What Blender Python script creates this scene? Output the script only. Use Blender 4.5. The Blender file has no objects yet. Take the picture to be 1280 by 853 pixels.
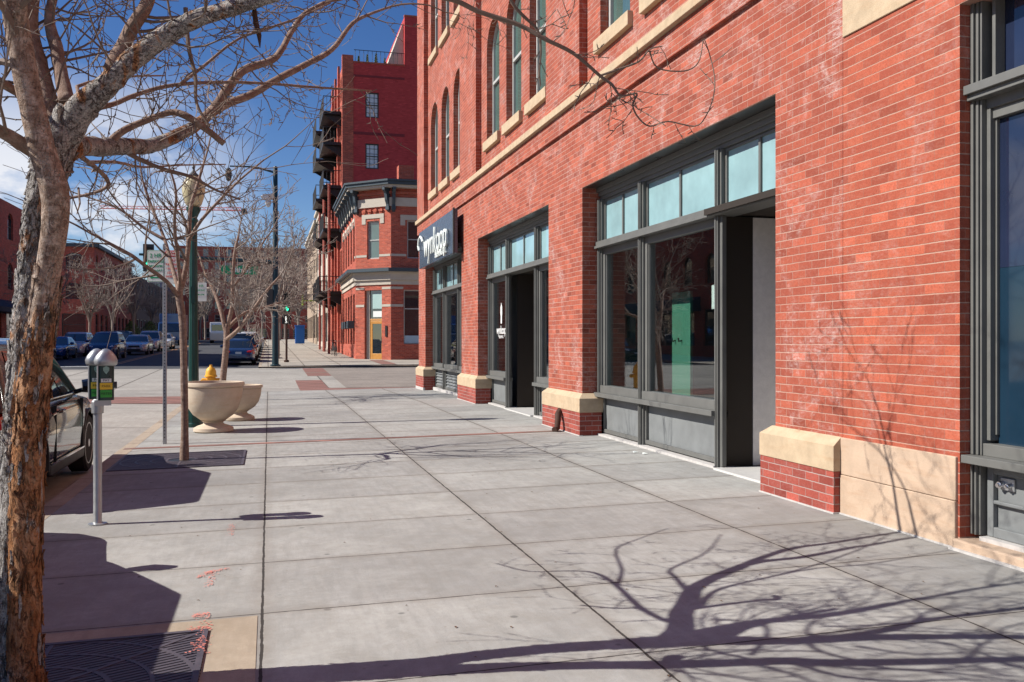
import bpy, bmesh, math, random
from mathutils import Vector, Matrix, noise as mnoise
R = math.radians
PI = math.pi
scene = bpy.context.scene
C = scene.collection
# ------------------------------------------------------------------ camera maths (to place things at their real distance)
FPX, CX, HY, HCAM = 1150.0, 640.0, 426.0, 1.45
YAW = math.atan(304 / FPX); SA, CA = math.sin(YAW), math.cos(YAW)
def P(px, py, d):
    l = (px - CX) * d / FPX
    return Vector((l * CA + d * SA, -l * SA + d * CA, HCAM + (HY - py) * d / FPX))

def lerp(a, b, t): return a + (b - a) * t
def interp(tab, x):
    if x <= tab[0][0]: return tab[0][1]
    for (x0, y0), (x1, y1) in zip(tab, tab[1:]):
        if x <= x1:
            t = (x - x0) / (x1 - x0); return lerp(y0, y1, t)
    return tab[-1][1]
def sinterp(tab, x):
    if x <= tab[0][0]: return tab[0][1]
    for (x0, y0), (x1, y1) in zip(tab, tab[1:]):
        if x <= x1:
            t = (x - x0) / (x1 - x0); t = t * t * (3 - 2 * t); return lerp(y0, y1, t)
    return tab[-1][1]
RISE = [(22, 0), (29, -.08), (33, -.04), (42, .12), (48, .24), (54, .33), (95, .93), (130, 1.5), (160, 1.7), (900, 1.7)]
def rise(y): return interp(RISE, y)
XF = 4.66
def walkz(x, y): return rise(y) - .015 * max(0, min(7, XF - x))

# ------------------------------------------------------------------ mesh builder
class MB:
    def __init__(s): s.v = []; s.f = []; s.m = []; s.cur = 0
    def add(s, vs, fs, m=None):
        b = len(s.v); s.v.extend([tuple(v) for v in vs])
        mm = s.cur if m is None else m
        for f in fs: s.f.append(tuple(b + i for i in f)); s.m.append(mm)
        return s
    def box(s, x0, x1, y0, y1, z0, z1, m=None):
        x0, x1 = min(x0, x1), max(x0, x1); y0, y1 = min(y0, y1), max(y0, y1); z0, z1 = min(z0, z1), max(z0, z1)
        return s.add([(x0, y0, z0), (x1, y0, z0), (x1, y1, z0), (x0, y1, z0), (x0, y0, z1), (x1, y0, z1), (x1, y1, z1), (x0, y1, z1)],
                     [(0, 3, 2, 1), (4, 5, 6, 7), (0, 1, 5, 4), (1, 2, 6, 5), (2, 3, 7, 6), (3, 0, 4, 7)], m)
    def obox(s, O, U, V, W, m=None):
        O, U, V, W = map(Vector, (O, U, V, W))
        vs = [O, O + U, O + U + V, O + V, O + W, O + U + W, O + U + V + W, O + V + W]
        fs = [(0, 3, 2, 1), (4, 5, 6, 7), (0, 1, 5, 4), (1, 2, 6, 5), (2, 3, 7, 6), (3, 0, 4, 7)]
        if U.cross(V).dot(W) < 0: fs = [f[::-1] for f in fs]
        return s.add(vs, fs, m)
    def prism(s, poly, ext, m=None):
        ext = Vector(ext); n = len(poly); P_ = [Vector(p) for p in poly]
        nrm = Vector((0, 0, 0))
        for i in range(n): nrm += P_[i].cross(P_[(i + 1) % n])
        fs = [tuple(range(n))[::-1], tuple(range(n, 2 * n))] + [(i, (i + 1) % n, n + (i + 1) % n, n + i) for i in range(n)]
        if nrm.dot(ext) < 0: fs = [f[::-1] for f in fs]
        return s.add(P_ + [p + ext for p in P_], fs, m)
    def tube(s, pts, rad, n=8, cap=True, m=None, jit=0, nz=None):
        pts = [Vector(p) for p in pts]
        if not hasattr(rad, '__len__'): rad = [rad] * len(pts)
        t0 = (pts[1] - pts[0]).normalized()
        a = Vector((0, 0, 1)) if abs(t0.z) < .9 else Vector((1, 0, 0))
        u = t0.cross(a).normalized(); vs = []; k = len(pts)
        for i, p in enumerate(pts):
            t = (pts[min(i + 1, k - 1)] - pts[max(i - 1, 0)])
            if t.length < 1e-9: t = t0
            t.normalize(); u = (u - t * u.dot(t))
            if u.length < 1e-6: u = t.orthogonal()
            u.normalize(); w = t.cross(u)
            for j in range(n):
                an = 2 * PI * j / n; r = rad[i]
                dr = u * math.cos(an) + w * math.sin(an)
                if nz: r = nz(p + dr * r, r)
                vs.append(p + dr * r)
        fs = []
        for i in range(k - 1):
            for j in range(n):
                j2 = (j + 1) % n
                fs.append((i * n + j, i * n + j2, (i + 1) * n + j2, (i + 1) * n + j))
        if cap and n > 3: fs += [tuple(range(n))[::-1], tuple((k - 1) * n + j for j in range(n))]
        return s.add(vs, fs, m)
    def cyl(s, a, b, r, n=16, r2=None, m=None): return s.tube([a, b], [r, r if r2 is None else r2], n, True, m)
    def lathe(s, prof, c=(0, 0, 0), n=24, m=None, rf=None):
        cx, cy, cz = c; k = len(prof); vs = []
        for (r, z) in prof:
            for j in range(n):
                an = 2 * PI * j / n; q = r * (rf(an, z) if rf else 1)
                vs.append((cx + q * math.cos(an), cy + q * math.sin(an), cz + z))
        fs = [(i * n + j, i * n + (j + 1) % n, (i + 1) * n + (j + 1) % n, (i + 1) * n + j) for i in range(k - 1) for j in range(n)]
        fs += [tuple(range(n))[::-1], tuple((k - 1) * n + j for j in range(n))]
        return s.add(vs, fs, m)
    def build(s, name, mat, parent=None, smooth=False, bevel=0, ang=35):
        me = bpy.data.meshes.new(name); me.from_pydata(s.v, [], s.f)
        mats = mat if isinstance(mat, (list, tuple)) else [mat]
        for q in mats: me.materials.append(q)
        if len(mats) > 1:
            for p_, mi in zip(me.polygons, s.m): p_.material_index = mi
        if smooth:
            for p_ in me.polygons: p_.use_smooth = True
            try: me.set_sharp_from_angle(angle=R(ang))
            except Exception: pass
        me.update()
        o = bpy.data.objects.new(name, me); C.objects.link(o)
        if parent: o.parent = parent
        if bevel:
            b = o.modifiers.new('bevel', 'BEVEL'); b.width = bevel; b.segments = 2; b.limit_method = 'ANGLE'; b.angle_limit = R(50)
        return o

def build_split(mb, name, mat, parent=None, **kw):
    """each connected piece becomes an object of its own"""
    par = list(range(len(mb.v)))
    def find(i):
        while par[i] != i: par[i] = par[par[i]]; i = par[i]
        return i
    for f in mb.f:
        for q in f[1:]: par[find(q)] = find(f[0])
    comps = {}
    for f in mb.f: comps.setdefault(find(f[0]), []).append(f)
    out = []
    for fs in comps.values():
        ids = sorted({i for f in fs for i in f}); mp = {i: k for k, i in enumerate(ids)}; b = MB(); b.add([mb.v[i] for i in ids], [tuple(mp[i] for i in f) for f in fs]); out.append(b.build(name, mat, parent, **kw))
    return out
def tag(o, label=None, cat=None, group=None, kind=None):
    if label: o['label'] = label
    if cat: o['category'] = cat
    if group: o['group'] = group
    if kind: o['kind'] = kind
    return o
def thing(name, label, cat, loc=(0, 0, 0), rz=0, group=None):
    o = bpy.data.objects.new(name, None); C.objects.link(o); o.empty_display_size = .2
    o.location = loc; o.rotation_euler = (0, 0, rz)
    return tag(o, label, cat, group)
def dup(root, loc, rz=0, label=None, scale=None, name=None):
    def cp(o, par):
        c = o.copy(); C.objects.link(c)
        if par is not None: c.parent = par
        for ch in list(o.children): cp(ch, c)
        return c
    r = cp(root, None); r.location = loc; r.rotation_euler = (0, 0, rz)
    if scale: r.scale = scale if hasattr(scale, '__len__') else (scale,) * 3
    if label: r['label'] = label
    return r
def text_mesh(name, body, size, mat, M, parent=None, ext=.002, ax='CENTER', sx=1, bold=0, sp=1.0):
    cu = bpy.data.curves.new(name, 'FONT'); cu.body = body; cu.size = size; cu.extrude = ext; cu.align_x = ax; cu.align_y = 'CENTER'
    cu.offset = bold; cu.space_line = sp
    t = bpy.data.objects.new(name, cu); C.objects.link(t)
    dg = bpy.context.evaluated_depsgraph_get(); me = bpy.data.meshes.new_from_object(t.evaluated_get(dg))
    bpy.data.objects.remove(t); me.transform(Matrix.Diagonal((sx, 1, 1, 1))); me.transform(M); me.materials.clear(); me.materials.append(mat)
    o = bpy.data.objects.new(name, me); C.objects.link(o)
    if parent: o.parent = parent
    return o
def face_matrix(origin, right, up):
    r = Vector(right).normalized(); u = Vector(up).normalized(); n = r.cross(u)
    M = Matrix.Identity(4)
    for i in range(3): M[i][0] = r[i]; M[i][1] = u[i]; M[i][2] = n[i]; M[i][3] = origin[i]
    return M

# ------------------------------------------------------------------ materials
class NT:
    def __init__(s, name):
        s.mat = bpy.data.materials.new(name); s.mat.use_nodes = True
        s.t = s.mat.node_tree; s.t.nodes.clear()
        s.out = s.n('ShaderNodeOutputMaterial')
    def n(s, ty, **kw):
        nd = s.t.nodes.new(ty)
        for k, v in kw.items(): setattr(nd, k, v)
        return nd
    def l(s, a, b): s.t.links.new(a, b); return b
    def val(s, sock, v):
        if hasattr(v, 'is_output') or isinstance(v, bpy.types.NodeSocket): s.t.links.new(v, sock)
        else:
            if hasattr(v, '__len__') and len(v) == 3 and sock.type == 'RGBA': v = (*v, 1)
            sock.default_value = v
    def math(s, op, a, b=0, c=None, clamp=False):
        nd = s.n('ShaderNodeMath', operation=op, use_clamp=clamp); s.val(nd.inputs[0], a); s.val(nd.inputs[1], b)
        if c is not None: s.val(nd.inputs[2], c)
        return nd.outputs[0]
    def mix(s, f, a, b, blend='MIX'):
        nd = s.n('ShaderNodeMix', data_type='RGBA', blend_type=blend)
        s.val(nd.inputs[0], f); s.val(nd.inputs[6], a); s.val(nd.inputs[7], b); return nd.outputs[2]
    def noise(s, vec, scale, detail=4, rough=.6, dist=0):
        nd = s.n('ShaderNodeTexNoise'); nd.inputs['Scale'].default_value = scale; nd.inputs['Detail'].default_value = detail
        nd.inputs['Roughness'].default_value = rough; nd.inputs['Distortion'].default_value = dist
        if vec is not None: s.l(vec, nd.inputs['Vector'])
        return nd.outputs[0]
    def ramp(s, f, stops):
        nd = s.n('ShaderNodeValToRGB'); e = nd.color_ramp.elements
        while len(e) < len(stops): e.new(.5)
        for el, (p, c) in zip(e, stops):
            el.position = p; el.color = (*c, 1) if hasattr(c, '__len__') else (c, c, c, 1)
        s.l(f, nd.inputs[0]); return nd.outputs[0]
    def pos(s): return s.n('ShaderNodeNewGeometry').outputs['Position']
    def obj(s): return s.n('ShaderNodeTexCoord').outputs['Object']
    def scale(s, v, sc):
        nd = s.n('ShaderNodeMapping'); nd.inputs['Scale'].default_value = sc; s.l(v, nd.inputs['Vector']); return nd.outputs[0]
    def bump(s, h, st=.3, d=.01, nrm=None):
        nd = s.n('ShaderNodeBump'); nd.inputs['Strength'].default_value = st; nd.inputs['Distance'].default_value = d
        s.l(h, nd.inputs['Height'])
        if nrm is not None: s.l(nrm, nd.inputs['Normal'])
        return nd.outputs[0]
    def pbsdf(s, col, rough=.6, metal=0, nrm=None, spec=.5, coat=0, **kw):
        b = s.n('ShaderNodeBsdfPrincipled'); s.val(b.inputs['Base Color'], col); s.val(b.inputs['Roughness'], rough)
        b.inputs['Metallic'].default_value = metal; b.inputs['Specular IOR Level'].default_value = spec; b.inputs['Coat Weight'].default_value = coat
        if nrm is not None: s.l(nrm, b.inputs['Normal'])
        for k, v in kw.items(): s.val(b.inputs[k.replace('_', ' ')], v)
        s.l(b.outputs[0], s.out.inputs[0]); return b

def m_simple(name, col, rough=.6, metal=0, var=.15, scale=8, spec=.4, coat=0, bump=0, bscale=60, dirt=0):
    t = NT(name); p = t.obj(); nz = t.noise(p, scale, 5)
    c = t.mix(t.math('MULTIPLY', nz, 1.0), tuple(x * (1 - var) for x in col), tuple(min(1, x * (1 + var)) for x in col))
    if dirt:
        dn = t.ramp(t.noise(p, scale * .45, 6, .7), [(.45, 0), (.75, 1)])
        c = t.mix(t.math('MULTIPLY', dn, dirt), c, tuple(x * .45 + .015 for x in col))
    nr = t.bump(t.noise(p, bscale, 3), bump, .004) if bump else None
    rr = t.math('ADD', t.math('MULTIPLY', nz, .2), rough - .1)
    t.pbsdf(c, rr, metal, nr, spec, coat); return t.mat

def m_brick(name, c1, c2, mortar, bw=.2065, rh=.0745, ms=.0056, ku=1.5, sgn=1, white=.0, off=0.0, hs=1.0, grime=.4, course=False):
    t = NT(name); pos = t.pos(); sx = t.n('ShaderNodeSeparateXYZ'); t.l(pos, sx.inputs[0])
    u = t.math('ADD' if sgn > 0 else 'SUBTRACT', sx.outputs[0], sx.outputs[1])
    wob = t.math('MULTIPLY', t.math('SUBTRACT', t.noise(pos, 2.2, 3), .5), .010)
    v = t.math('ADD', t.math('ADD', sx.outputs[2], wob), off)
    cb = t.n('ShaderNodeCombineXYZ'); t.l(t.math('MULTIPLY', u, hs * ku), cb.inputs[0]); t.l(v, cb.inputs[1])
    wv = t.math('MULTIPLY', t.math('SUBTRACT', t.noise(pos, 26, 2), .5), .006)
    cb2 = t.n('ShaderNodeVectorMath', operation='ADD'); t.l(cb.outputs[0], cb2.inputs[0])
    cc = t.n('ShaderNodeCombineXYZ'); t.l(wv, cc.inputs[0]); t.l(wv, cc.inputs[1]); t.l(cc.outputs[0], cb2.inputs[1])
    def bt(col1, col2, mo, bias=0):
        b = t.n('ShaderNodeTexBrick'); b.offset = .5; b.squash = 1
        b.inputs['Scale'].default_value = 1; b.inputs['Mortar Size'].default_value = ms; b.inputs['Mortar Smooth'].default_value = .35
        b.inputs['Brick Width'].default_value = bw * ku; b.inputs['Row Height'].default_value = rh; b.inputs['Bias'].default_value = bias
        t.val(b.inputs['Color1'], col1); t.val(b.inputs['Color2'], col2); t.val(b.inputs['Mortar'], mo)
        t.l(cb2.outputs[0], b.inputs['Vector']); return b
    b = bt((0, 0, 0), (1, 1, 1), (.5, .5, .5))
    rnd = b.outputs['Color']; fac = b.outputs['Fac']
    sp = t.noise(pos, 140, 3)
    bc = t.ramp(rnd, [(0, c1), (.04, tuple(x * .72 for x in c1)), (.08, c1), (.55, tuple(lerp(a, b_, .6) for a, b_ in zip(c1, c2))), (.8, c2), (.93, tuple(min(1, x * 1.18) for x in c2)), (1, tuple(min(1, x * 1.25) for x in c2))])
    bc = t.mix(t.math('MULTIPLY', t.ramp(t.noise(pos, 60, 6, .8), [(.42, 0), (.68, 1)]), .6), bc, tuple(x * .5 for x in c1))
    bc = t.mix(t.math('MULTIPLY', t.ramp(t.noise(t.scale(pos, (1, 1, 2.5)), 16, 6, .75), [(.5, 0), (.7, 1)]), .4), bc, (c2[0] * 1.0, c2[1] * 1.9, c2[2] * 2.4))
    big = t.noise(pos, .8, 6, .65)
    bc = t.mix(t.math('MULTIPLY', t.ramp(big, [(.35, 0), (.7, 1)]), grime), bc, tuple(x * .72 for x in c1))
    mc = t.mix(t.noise(pos, 40, 3), tuple(x * .75 for x in mortar), mortar)
    mgr = t.ramp(t.noise(pos, 1.3, 5, .7), [(.35, 0), (.65, 1)])
    mc = t.mix(t.math('MULTIPLY', mgr, .6), mc, tuple(lerp(a, b_, .65) for a, b_ in zip(mortar, c1)))
    col = t.mix(fac, bc, mc)
    if white:
        wn = t.ramp(t.noise(pos, 1.5, 8, .8, .9), [(.50, 0), (.66, 1)])
        wn2 = t.ramp(t.noise(t.scale(pos, (1, .5, 1.6)), 24, 6, .85), [(.42, 0), (.66, 1)])
        col = t.mix(t.math('MULTIPLY', t.math('MULTIPLY', wn, wn2), white), col, (.60, .50, .47))
    h = t.math('ADD', t.math('MULTIPLY', t.math('SUBTRACT', 1, fac), 1.0), t.math('MULTIPLY', sp, .35))
    h = t.math('ADD', h, t.math('MULTIPLY', rnd, .25))
    t.pbsdf(col, .82, 0, t.bump(h, .7, .006), .25); return t.mat

def m_stone(name, col, var=.22, sc=3, streak=0):
    t = NT(name); p = t.pos(); n1 = t.noise(p, sc, 7, .65); n2 = t.noise(t.scale(p, (1, 1, 6)), 3, 5); n3 = t.noise(p, 120, 3)
    c = t.mix(n1, tuple(x * (1 - var) for x in col), tuple(min(1, x * (1 + var * .8)) for x in col))
    c = t.mix(t.math('MULTIPLY', t.ramp(n2, [(.5, 0), (.75, 1)]), .35), c, (col[0] * .75, col[1] * .55, col[2] * .4))
    c = t.mix(t.math('MULTIPLY', t.math('SUBTRACT', n3, .4), .8, clamp=True), c, tuple(x * .55 for x in col))
    t.pbsdf(c, .85, 0, t.bump(t.math('ADD', n3, t.math('MULTIPLY', n1, 2)), .4, .005), .2); return t.mat

def m_glass(name, tint=(.75, .8, .8), refl=.1, rough=.0):
    t = NT(name); tr = t.n('ShaderNodeBsdfTransparent'); tr.inputs[0].default_value = (*tint, 1)
    gl = t.n('ShaderNodeBsdfGlossy'); gl.inputs['Roughness'].default_value = rough; gl.inputs[0].default_value = (.95, .97, 1, 1)
    ge = t.n('ShaderNodeNewGeometry'); dt = t.n('ShaderNodeVectorMath', operation='DOT_PRODUCT'); t.l(ge.outputs['Incoming'], dt.inputs[0]); t.l(ge.outputs['Normal'], dt.inputs[1]); sch = t.math('MULTIPLY', t.math('POWER', t.math('SUBTRACT', 1, t.math('ABSOLUTE', dt.outputs['Value'])), 4), .7)
    nz = t.bump(t.noise(t.pos(), 1.3, 2), .015, .02); t.l(nz, gl.inputs['Normal'])
    f = t.math('ADD', sch, refl, clamp=True)
    mx = t.n('ShaderNodeMixShader'); t.l(f, mx.inputs[0]); t.l(tr.outputs[0], mx.inputs[1]); t.l(gl.outputs[0], mx.inputs[2])
    t.l(mx.outputs[0], t.out.inputs[0]); return t.mat
def m_dglass(name, col=(.02, .025, .03), spec=1.0, rough=.03):
    t = NT(name); nz = t.bump(t.noise(t.pos(), 1.1, 2), .02, .02)
    c = t.mix(t.noise(t.pos(), 1.6, 4), tuple(x * .6 for x in col), tuple(x * 1.4 for x in col))
    t.pbsdf(c, rough, 0, nz, spec, IOR=1.7); return t.mat
def m_emit(name, col, st):
    t = NT(name); e = t.n('ShaderNodeEmission'); e.inputs[0].default_value = (*col, 1); e.inputs[1].default_value = st
    t.l(e.outputs[0], t.out.inputs[0]); return t.mat

def m_concrete(name, col, joints_x=(), y0=0, dy=0, jw=.011, coltint=(.9, .85, .78), grid_y=False, dark=(.045, .04, .036)):
    t = NT(name); p = t.pos(); sx = t.n('ShaderNodeSeparateXYZ'); t.l(p, sx.inputs[0]); X, Y = sx.outputs[0], sx.outputs[1]
    n1 = t.noise(p, .55, 7, .62); n2 = t.noise(p, 7, 6, .7); n3 = t.noise(p, 240, 2); n4 = t.noise(t.scale(p, (6, .7, 1)), 3, 5, .7)
    c = t.mix(t.ramp(n1, [(.3, 0), (.7, 1)]), tuple(x * .74 for x in col), tuple(x * 1.22 for x in col))
    c = t.mix(t.math('MULTIPLY', t.ramp(t.noise(p, 2.6, 7, .8, .5), [(.52, 0), (.64, 1)]), .38), c, (col[0] * .62, col[1] * .58, col[2] * .52))
    c = t.mix(t.math('MULTIPLY', t.ramp(n2, [(.35, 0), (.65, 1)]), .5), c, tuple(a * b_ * .78 for a, b_ in zip(col, coltint)))
    c = t.mix(t.math('MULTIPLY', t.ramp(n4, [(.42, 0), (.65, 1)]), .42), c, tuple(x * .66 for x in col))
    c = t.mix(t.math('MULTIPLY', t.ramp(t.noise(p, 1.7, 8, .75), [(.5, 0), (.68, 1)]), .45), c, (col[0] * 1.25, col[1] * 1.25, col[2] * 1.22))
    c = t.mix(t.math('MULTIPLY', t.math('SUBTRACT', n3, .45), 1.6, clamp=True), c, tuple(x * .5 for x in col))
    # small dark spots (gum, drips)
    vo = t.n('ShaderNodeTexVoronoi'); vo.inputs['Scale'].default_value = 3.1; t.l(p, vo.inputs['Vector'])
    spot = t.ramp(vo.outputs['Distance'], [(.05, 1), (.085, 0)])
    wn = t.n('ShaderNodeTexWhiteNoise'); t.l(vo.outputs['Color'], wn.inputs[0])
    spot = t.math('MULTIPLY', spot, t.math('GREATER_THAN', wn.outputs[0], .45))
    c = t.mix(t.math('MULTIPLY', spot, .75), c, tuple(x * .35 for x in col))
    vo2 = t.n('ShaderNodeTexVoronoi'); vo2.inputs['Scale'].default_value = 9; t.l(p, vo2.inputs['Vector'])
    sp2 = t.math('MULTIPLY', t.ramp(vo2.outputs['Distance'], [(.05, 1), (.08, 0)]), t.math('GREATER_THAN', t.noise(p, 1.2, 3), .52))
    c = t.mix(t.math('MULTIPLY', sp2, .4), c, (col[0] * .5, col[1] * .38, col[2] * .3))
    h = t.math('ADD', t.math('MULTIPLY', n3, .5), n2)
    if dy:
        wob = t.math('MULTIPLY', t.math('SUBTRACT', t.noise(p, 5, 4), .5), .014)
        Yw = t.math('ADD', Y, wob); Xw = t.math('ADD', X, wob)
        fy = t.math('DIVIDE', t.math('SUBTRACT', Yw, y0), dy); fr = t.math('SUBTRACT', fy, t.math('ROUND', fy)); ad = t.math('MULTIPLY', t.math('ABSOLUTE', fr), dy)
        wd = t.math('ADD', jw * .15, t.math('MULTIPLY', t.noise(p, 14, 4), jw * 1.0))
        line = t.math('LESS_THAN', ad, t.math('MULTIPLY', wd, .75)); near = ad
        cell = t.math('FLOOR', fy); cx = None
        for jx in joints_x:
            a2 = t.math('ABSOLUTE', t.math('SUBTRACT', Xw, jx)); line = t.math('MAXIMUM', line, t.math('LESS_THAN', a2, wd)); near = t.math('MINIMUM', near, a2)
            g = t.math('GREATER_THAN', X, jx); cx = g if cx is None else t.math('ADD', cx, g)
        cc = t.n('ShaderNodeCombineXYZ'); t.l(cell, cc.inputs[0])
        if cx is not None: t.l(cx, cc.inputs[1])
        w2 = t.n('ShaderNodeTexWhiteNoise'); t.l(cc.outputs[0], w2.inputs[0])
        c = t.mix(1, c, t.ramp(w2.outputs[0], [(0, (.84, .83, .82)), (1, (1.08, 1.07, 1.04))]), 'MULTIPLY')
        edge = t.math('MULTIPLY', t.ramp(near, [(0, 1), (.09, 0)]), t.math('MULTIPLY', t.noise(p, 9, 4), .75))
        c = t.mix(edge, c, (col[0] * .55, col[1] * .47, col[2] * .4))
        c = t.mix(line, c, dark)
        h = t.math('SUBTRACT', h, t.math('MULTIPLY', line, 6))
    t.pbsdf(c, .86, 0, t.bump(h, .35, .004), .25); return t.mat

M = {}
BR1, BR2, MOR = (.31, .072, .044), (.42, .104, .060), (.49, .31, .245)
M['brick'] = m_brick('brick', BR1, BR2, MOR, white=.75)
M['brick_smooth'] = m_brick('brick_smooth', (.345, .078, .046), (.43, .106, .058), (.50, .32, .245), white=.35, ku=4, grime=.35)
M['brick_base'] = m_brick('brick_base', (.26, .055, .04), (.38, .085, .06), (.44, .34, .31), white=.2)
M['brick_far'] = m_brick('brick_far', (.38, .06, .035), (.56, .115, .065), (.42, .27, .22), bw=.24, rh=.08, ms=.009, sgn=1)
M['brick_cham'] = m_brick('brick_cham', (.40, .07, .04), (.58, .125, .07), (.42, .27, .22), bw=.24, rh=.08, ms=.009, sgn=-1, hs=.7071)
M['brick_paint'] = m_brick('brick_paint', (.50, .055, .055), (.58, .07, .068), (.48, .055, .055), bw=.24, rh=.08, ms=.008, grime=.6)
M['brick_dull'] = m_brick('brick_dull', (.32, .06, .04), (.44, .09, .06), (.30, .2, .17), bw=.26, rh=.09, ms=.01)
M['sand'] = m_stone('sandstone', (.50, .385, .26), .42, 6)
M['sand2'] = m_stone('sandstone_rough', (.50, .37, .27), .42, 3.2)
M['pale'] = m_stone('pale_stone', (.52, .47, .40), .12)
M['planter'] = m_stone('cast_planter_stone', (.58, .48, .37), .3, 5)
M['grey'] = m_simple('grey_paint', (.128, .128, .12), .5, var=.22, scale=5, bump=.12, bscale=90, dirt=.3)
M['greyd'] = m_simple('dark_grey_paint', (.05, .052, .053), .5, var=.3, scale=5, dirt=.3)
M['greyp'] = m_simple('grey_panel_paint', (.18, .19, .192), .55, var=.22, scale=4, bump=.1, dirt=.45)
M['white'] = m_simple('white_paint', (.72, .71, .69), .6, var=.12)
M['caulk'] = m_simple('white_sealant', (.46, .44, .42), .8, var=.3, scale=14)
M['wframe'] = m_simple('window_paint', (.42, .42, .40), .5)
M['black'] = m_simple('black_paint', (.015, .015, .017), .45)
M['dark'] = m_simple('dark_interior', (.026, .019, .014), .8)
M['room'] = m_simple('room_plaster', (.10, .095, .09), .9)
M['cornice'] = m_simple('slate_cornice_paint', (.05, .07, .085), .5)
M['transom'] = m_dglass('frosted_transom_glass', (.27, .43, .46), .9, .09)
M['glass'] = m_glass('shop_glass', (.88, .93, .92), .10)
M['glassd'] = m_dglass('dark_glass')
M['glassg'] = m_dglass('green_glass', (.07, .125, .11), 1, .05)
M['glassb'] = m_dglass('blue_film_glass', (.010, .028, .05), .35, .05)
M['walk'] = m_concrete('sidewalk_concrete', (.362, .362, .354), (-.035, 1.74, 3.53), 5.31, 1.215)
M['walk2'] = m_concrete('far_sidewalk_concrete', (.42, .385, .34), (-.035, 1.74, 3.53), 5.31, 1.5, .02)
M['kerb'] = m_concrete('kerb_stone', (.42, .35, .28), (), .4, 1.8)
M['street'] = m_concrete('concrete_street', (.38, .36, .335), (-8.05, -5.0, -11.2, 2, 8), 1, 4.5, .03)
M['asphalt'] = m_concrete('asphalt', (.075, .077, .085))
M['brickpave'] = m_brick('brick_paving', (.22, .11, .09), (.31, .15, .12), (.22, .17, .14), bw=.2, rh=.1)
def m_bark(name, rough=True, blend=False, greyer=0, zs=.42):
    t = NT(name); p = t.pos()
    pw = t.n('ShaderNodeVectorMath', operation='ADD'); t.l(t.scale(p, (1, 1, zs)), pw.inputs[0])
    nd = t.n('ShaderNodeTexNoise'); nd.inputs['Scale'].default_value = 9; t.l(p, nd.inputs['Vector'])
    ms_ = t.n('ShaderNodeVectorMath', operation='SCALE'); ms_.inputs['Scale'].default_value = .045; t.l(nd.outputs['Color'], ms_.inputs[0]); t.l(ms_.outputs[0], pw.inputs[1])
    q = pw.outputs[0]; sx = t.n('ShaderNodeSeparateXYZ'); t.l(p, sx.inputs[0])
    n1 = t.noise(q, 15, 8, .68, .4); n2 = t.noise(t.scale(p, (1, 1, .35)), 9, 4, .6, .5); n3 = t.noise(p, 160, 3, .7)
    q2 = t.scale(pw.outputs[0], (1, 1, 1 if zs > .8 else .7)); rn = t.noise(q2, 17, 5, .6, 1.2); rn2 = t.noise(q2, 36, 4, .6, .8)
    rid = t.math('MULTIPLY', t.math('ABSOLUTE', t.math('SUBTRACT', rn, .5)), 2); rid2 = t.math('MULTIPLY', t.math('ABSOLUTE', t.math('SUBTRACT', rn2, .5)), 2)
    if rough:
        grey = t.ramp(n3, [(.3, (.26, .235, .22)), (.7, (.60, .57, .54))])
        oran = t.ramp(n1, [(.3, (.12, .05, .025)), (.44, (.38, .17, .075)), (.6, (.54, .31, .18)), (.75, (.40, .31, .25))])
        lf = t.math('ADD', t.math('MULTIPLY', t.math('SUBTRACT', n2, .5), 3.4), greyer)
        c = t.mix(t.ramp(lf, [(.05, 0), (.22, 1)]), oran, grey)
        msk = t.ramp(t.noise(p, 13, 3), [(.42, 0), (.56, 1)]); crack = t.math('MAXIMUM', t.ramp(rn, [(.33, 1), (.41, 0)]), t.math('MULTIPLY', t.ramp(rid2, [(0, 1), (.10, 0)]), msk))
        crack = t.math('MAXIMUM', crack, t.math('MULTIPLY', t.ramp(t.noise(p, 70, 4, .8), [(.56, 0), (.66, 1)]), .45))
        c = t.mix(t.math('MULTIPLY', crack, .85), c, (.085, .048, .032))
        h = t.math('ADD', t.math('MULTIPLY', n1, 1.6), t.math('MULTIPLY', t.math('SUBTRACT', 1, crack), 1.0)); h = t.math('ADD', h, t.math('MULTIPLY', n3, .4))
        if blend:
            sm = t.ramp(t.noise(t.scale(p, (1, 1, 1.3)), 19, 8, .75), [(.3, (.15, .10, .075)), (.47, (.33, .235, .18)), (.62, (.50, .41, .345)), (.75, (.27, .2, .16))])
            sm = t.mix(t.math('MULTIPLY', t.ramp(t.noise(t.scale(p, (1, 1, 3)), 30, 5, .7), [(.55, 0), (.62, 1)]), .55), sm, (.10, .06, .04))
            zf = t.math('ADD', t.math('MULTIPLY', t.math('SUBTRACT', sx.outputs[2], 1.52), 2.6), t.math('MULTIPLY', t.math('SUBTRACT', n2, .5), 3.0))
            zr = t.ramp(zf, [(.0, 0), (.35, 1)]); c = t.mix(zr, c, sm); h = t.math('MULTIPLY', h, t.math('SUBTRACT', 1, t.math('MULTIPLY', zr, .7)))
        t.pbsdf(c, .9, 0, t.bump(h, 1.0, .022), .15)
    else:
        c = t.ramp(t.noise(t.scale(p, (1, 1, 1.4)), 17, 8, .75), [(.3, (.16, .10, .075)), (.5, (.26, .175, .135)), (.7, (.42, .33, .275))])
        c = t.mix(t.math('MULTIPLY', t.ramp(n1, [(.55, 0), (.75, 1)]), .6), c, (.12, .055, .03))
        h = t.math('ADD', n1, t.math('MULTIPLY', n3, .4)); t.pbsdf(c, .85, 0, t.bump(h, 1.0, .016), .2)
    return t.mat
M['bark'] = m_bark('rough_bark', greyer=.4, zs=1.0); M['barkg'] = m_bark('grey_rough_bark', greyer=.45); M['barka'] = m_bark('peeling_bark', blend=True, greyer=-.45); M['bark2'] = m_bark('smooth_bark', False)
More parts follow.
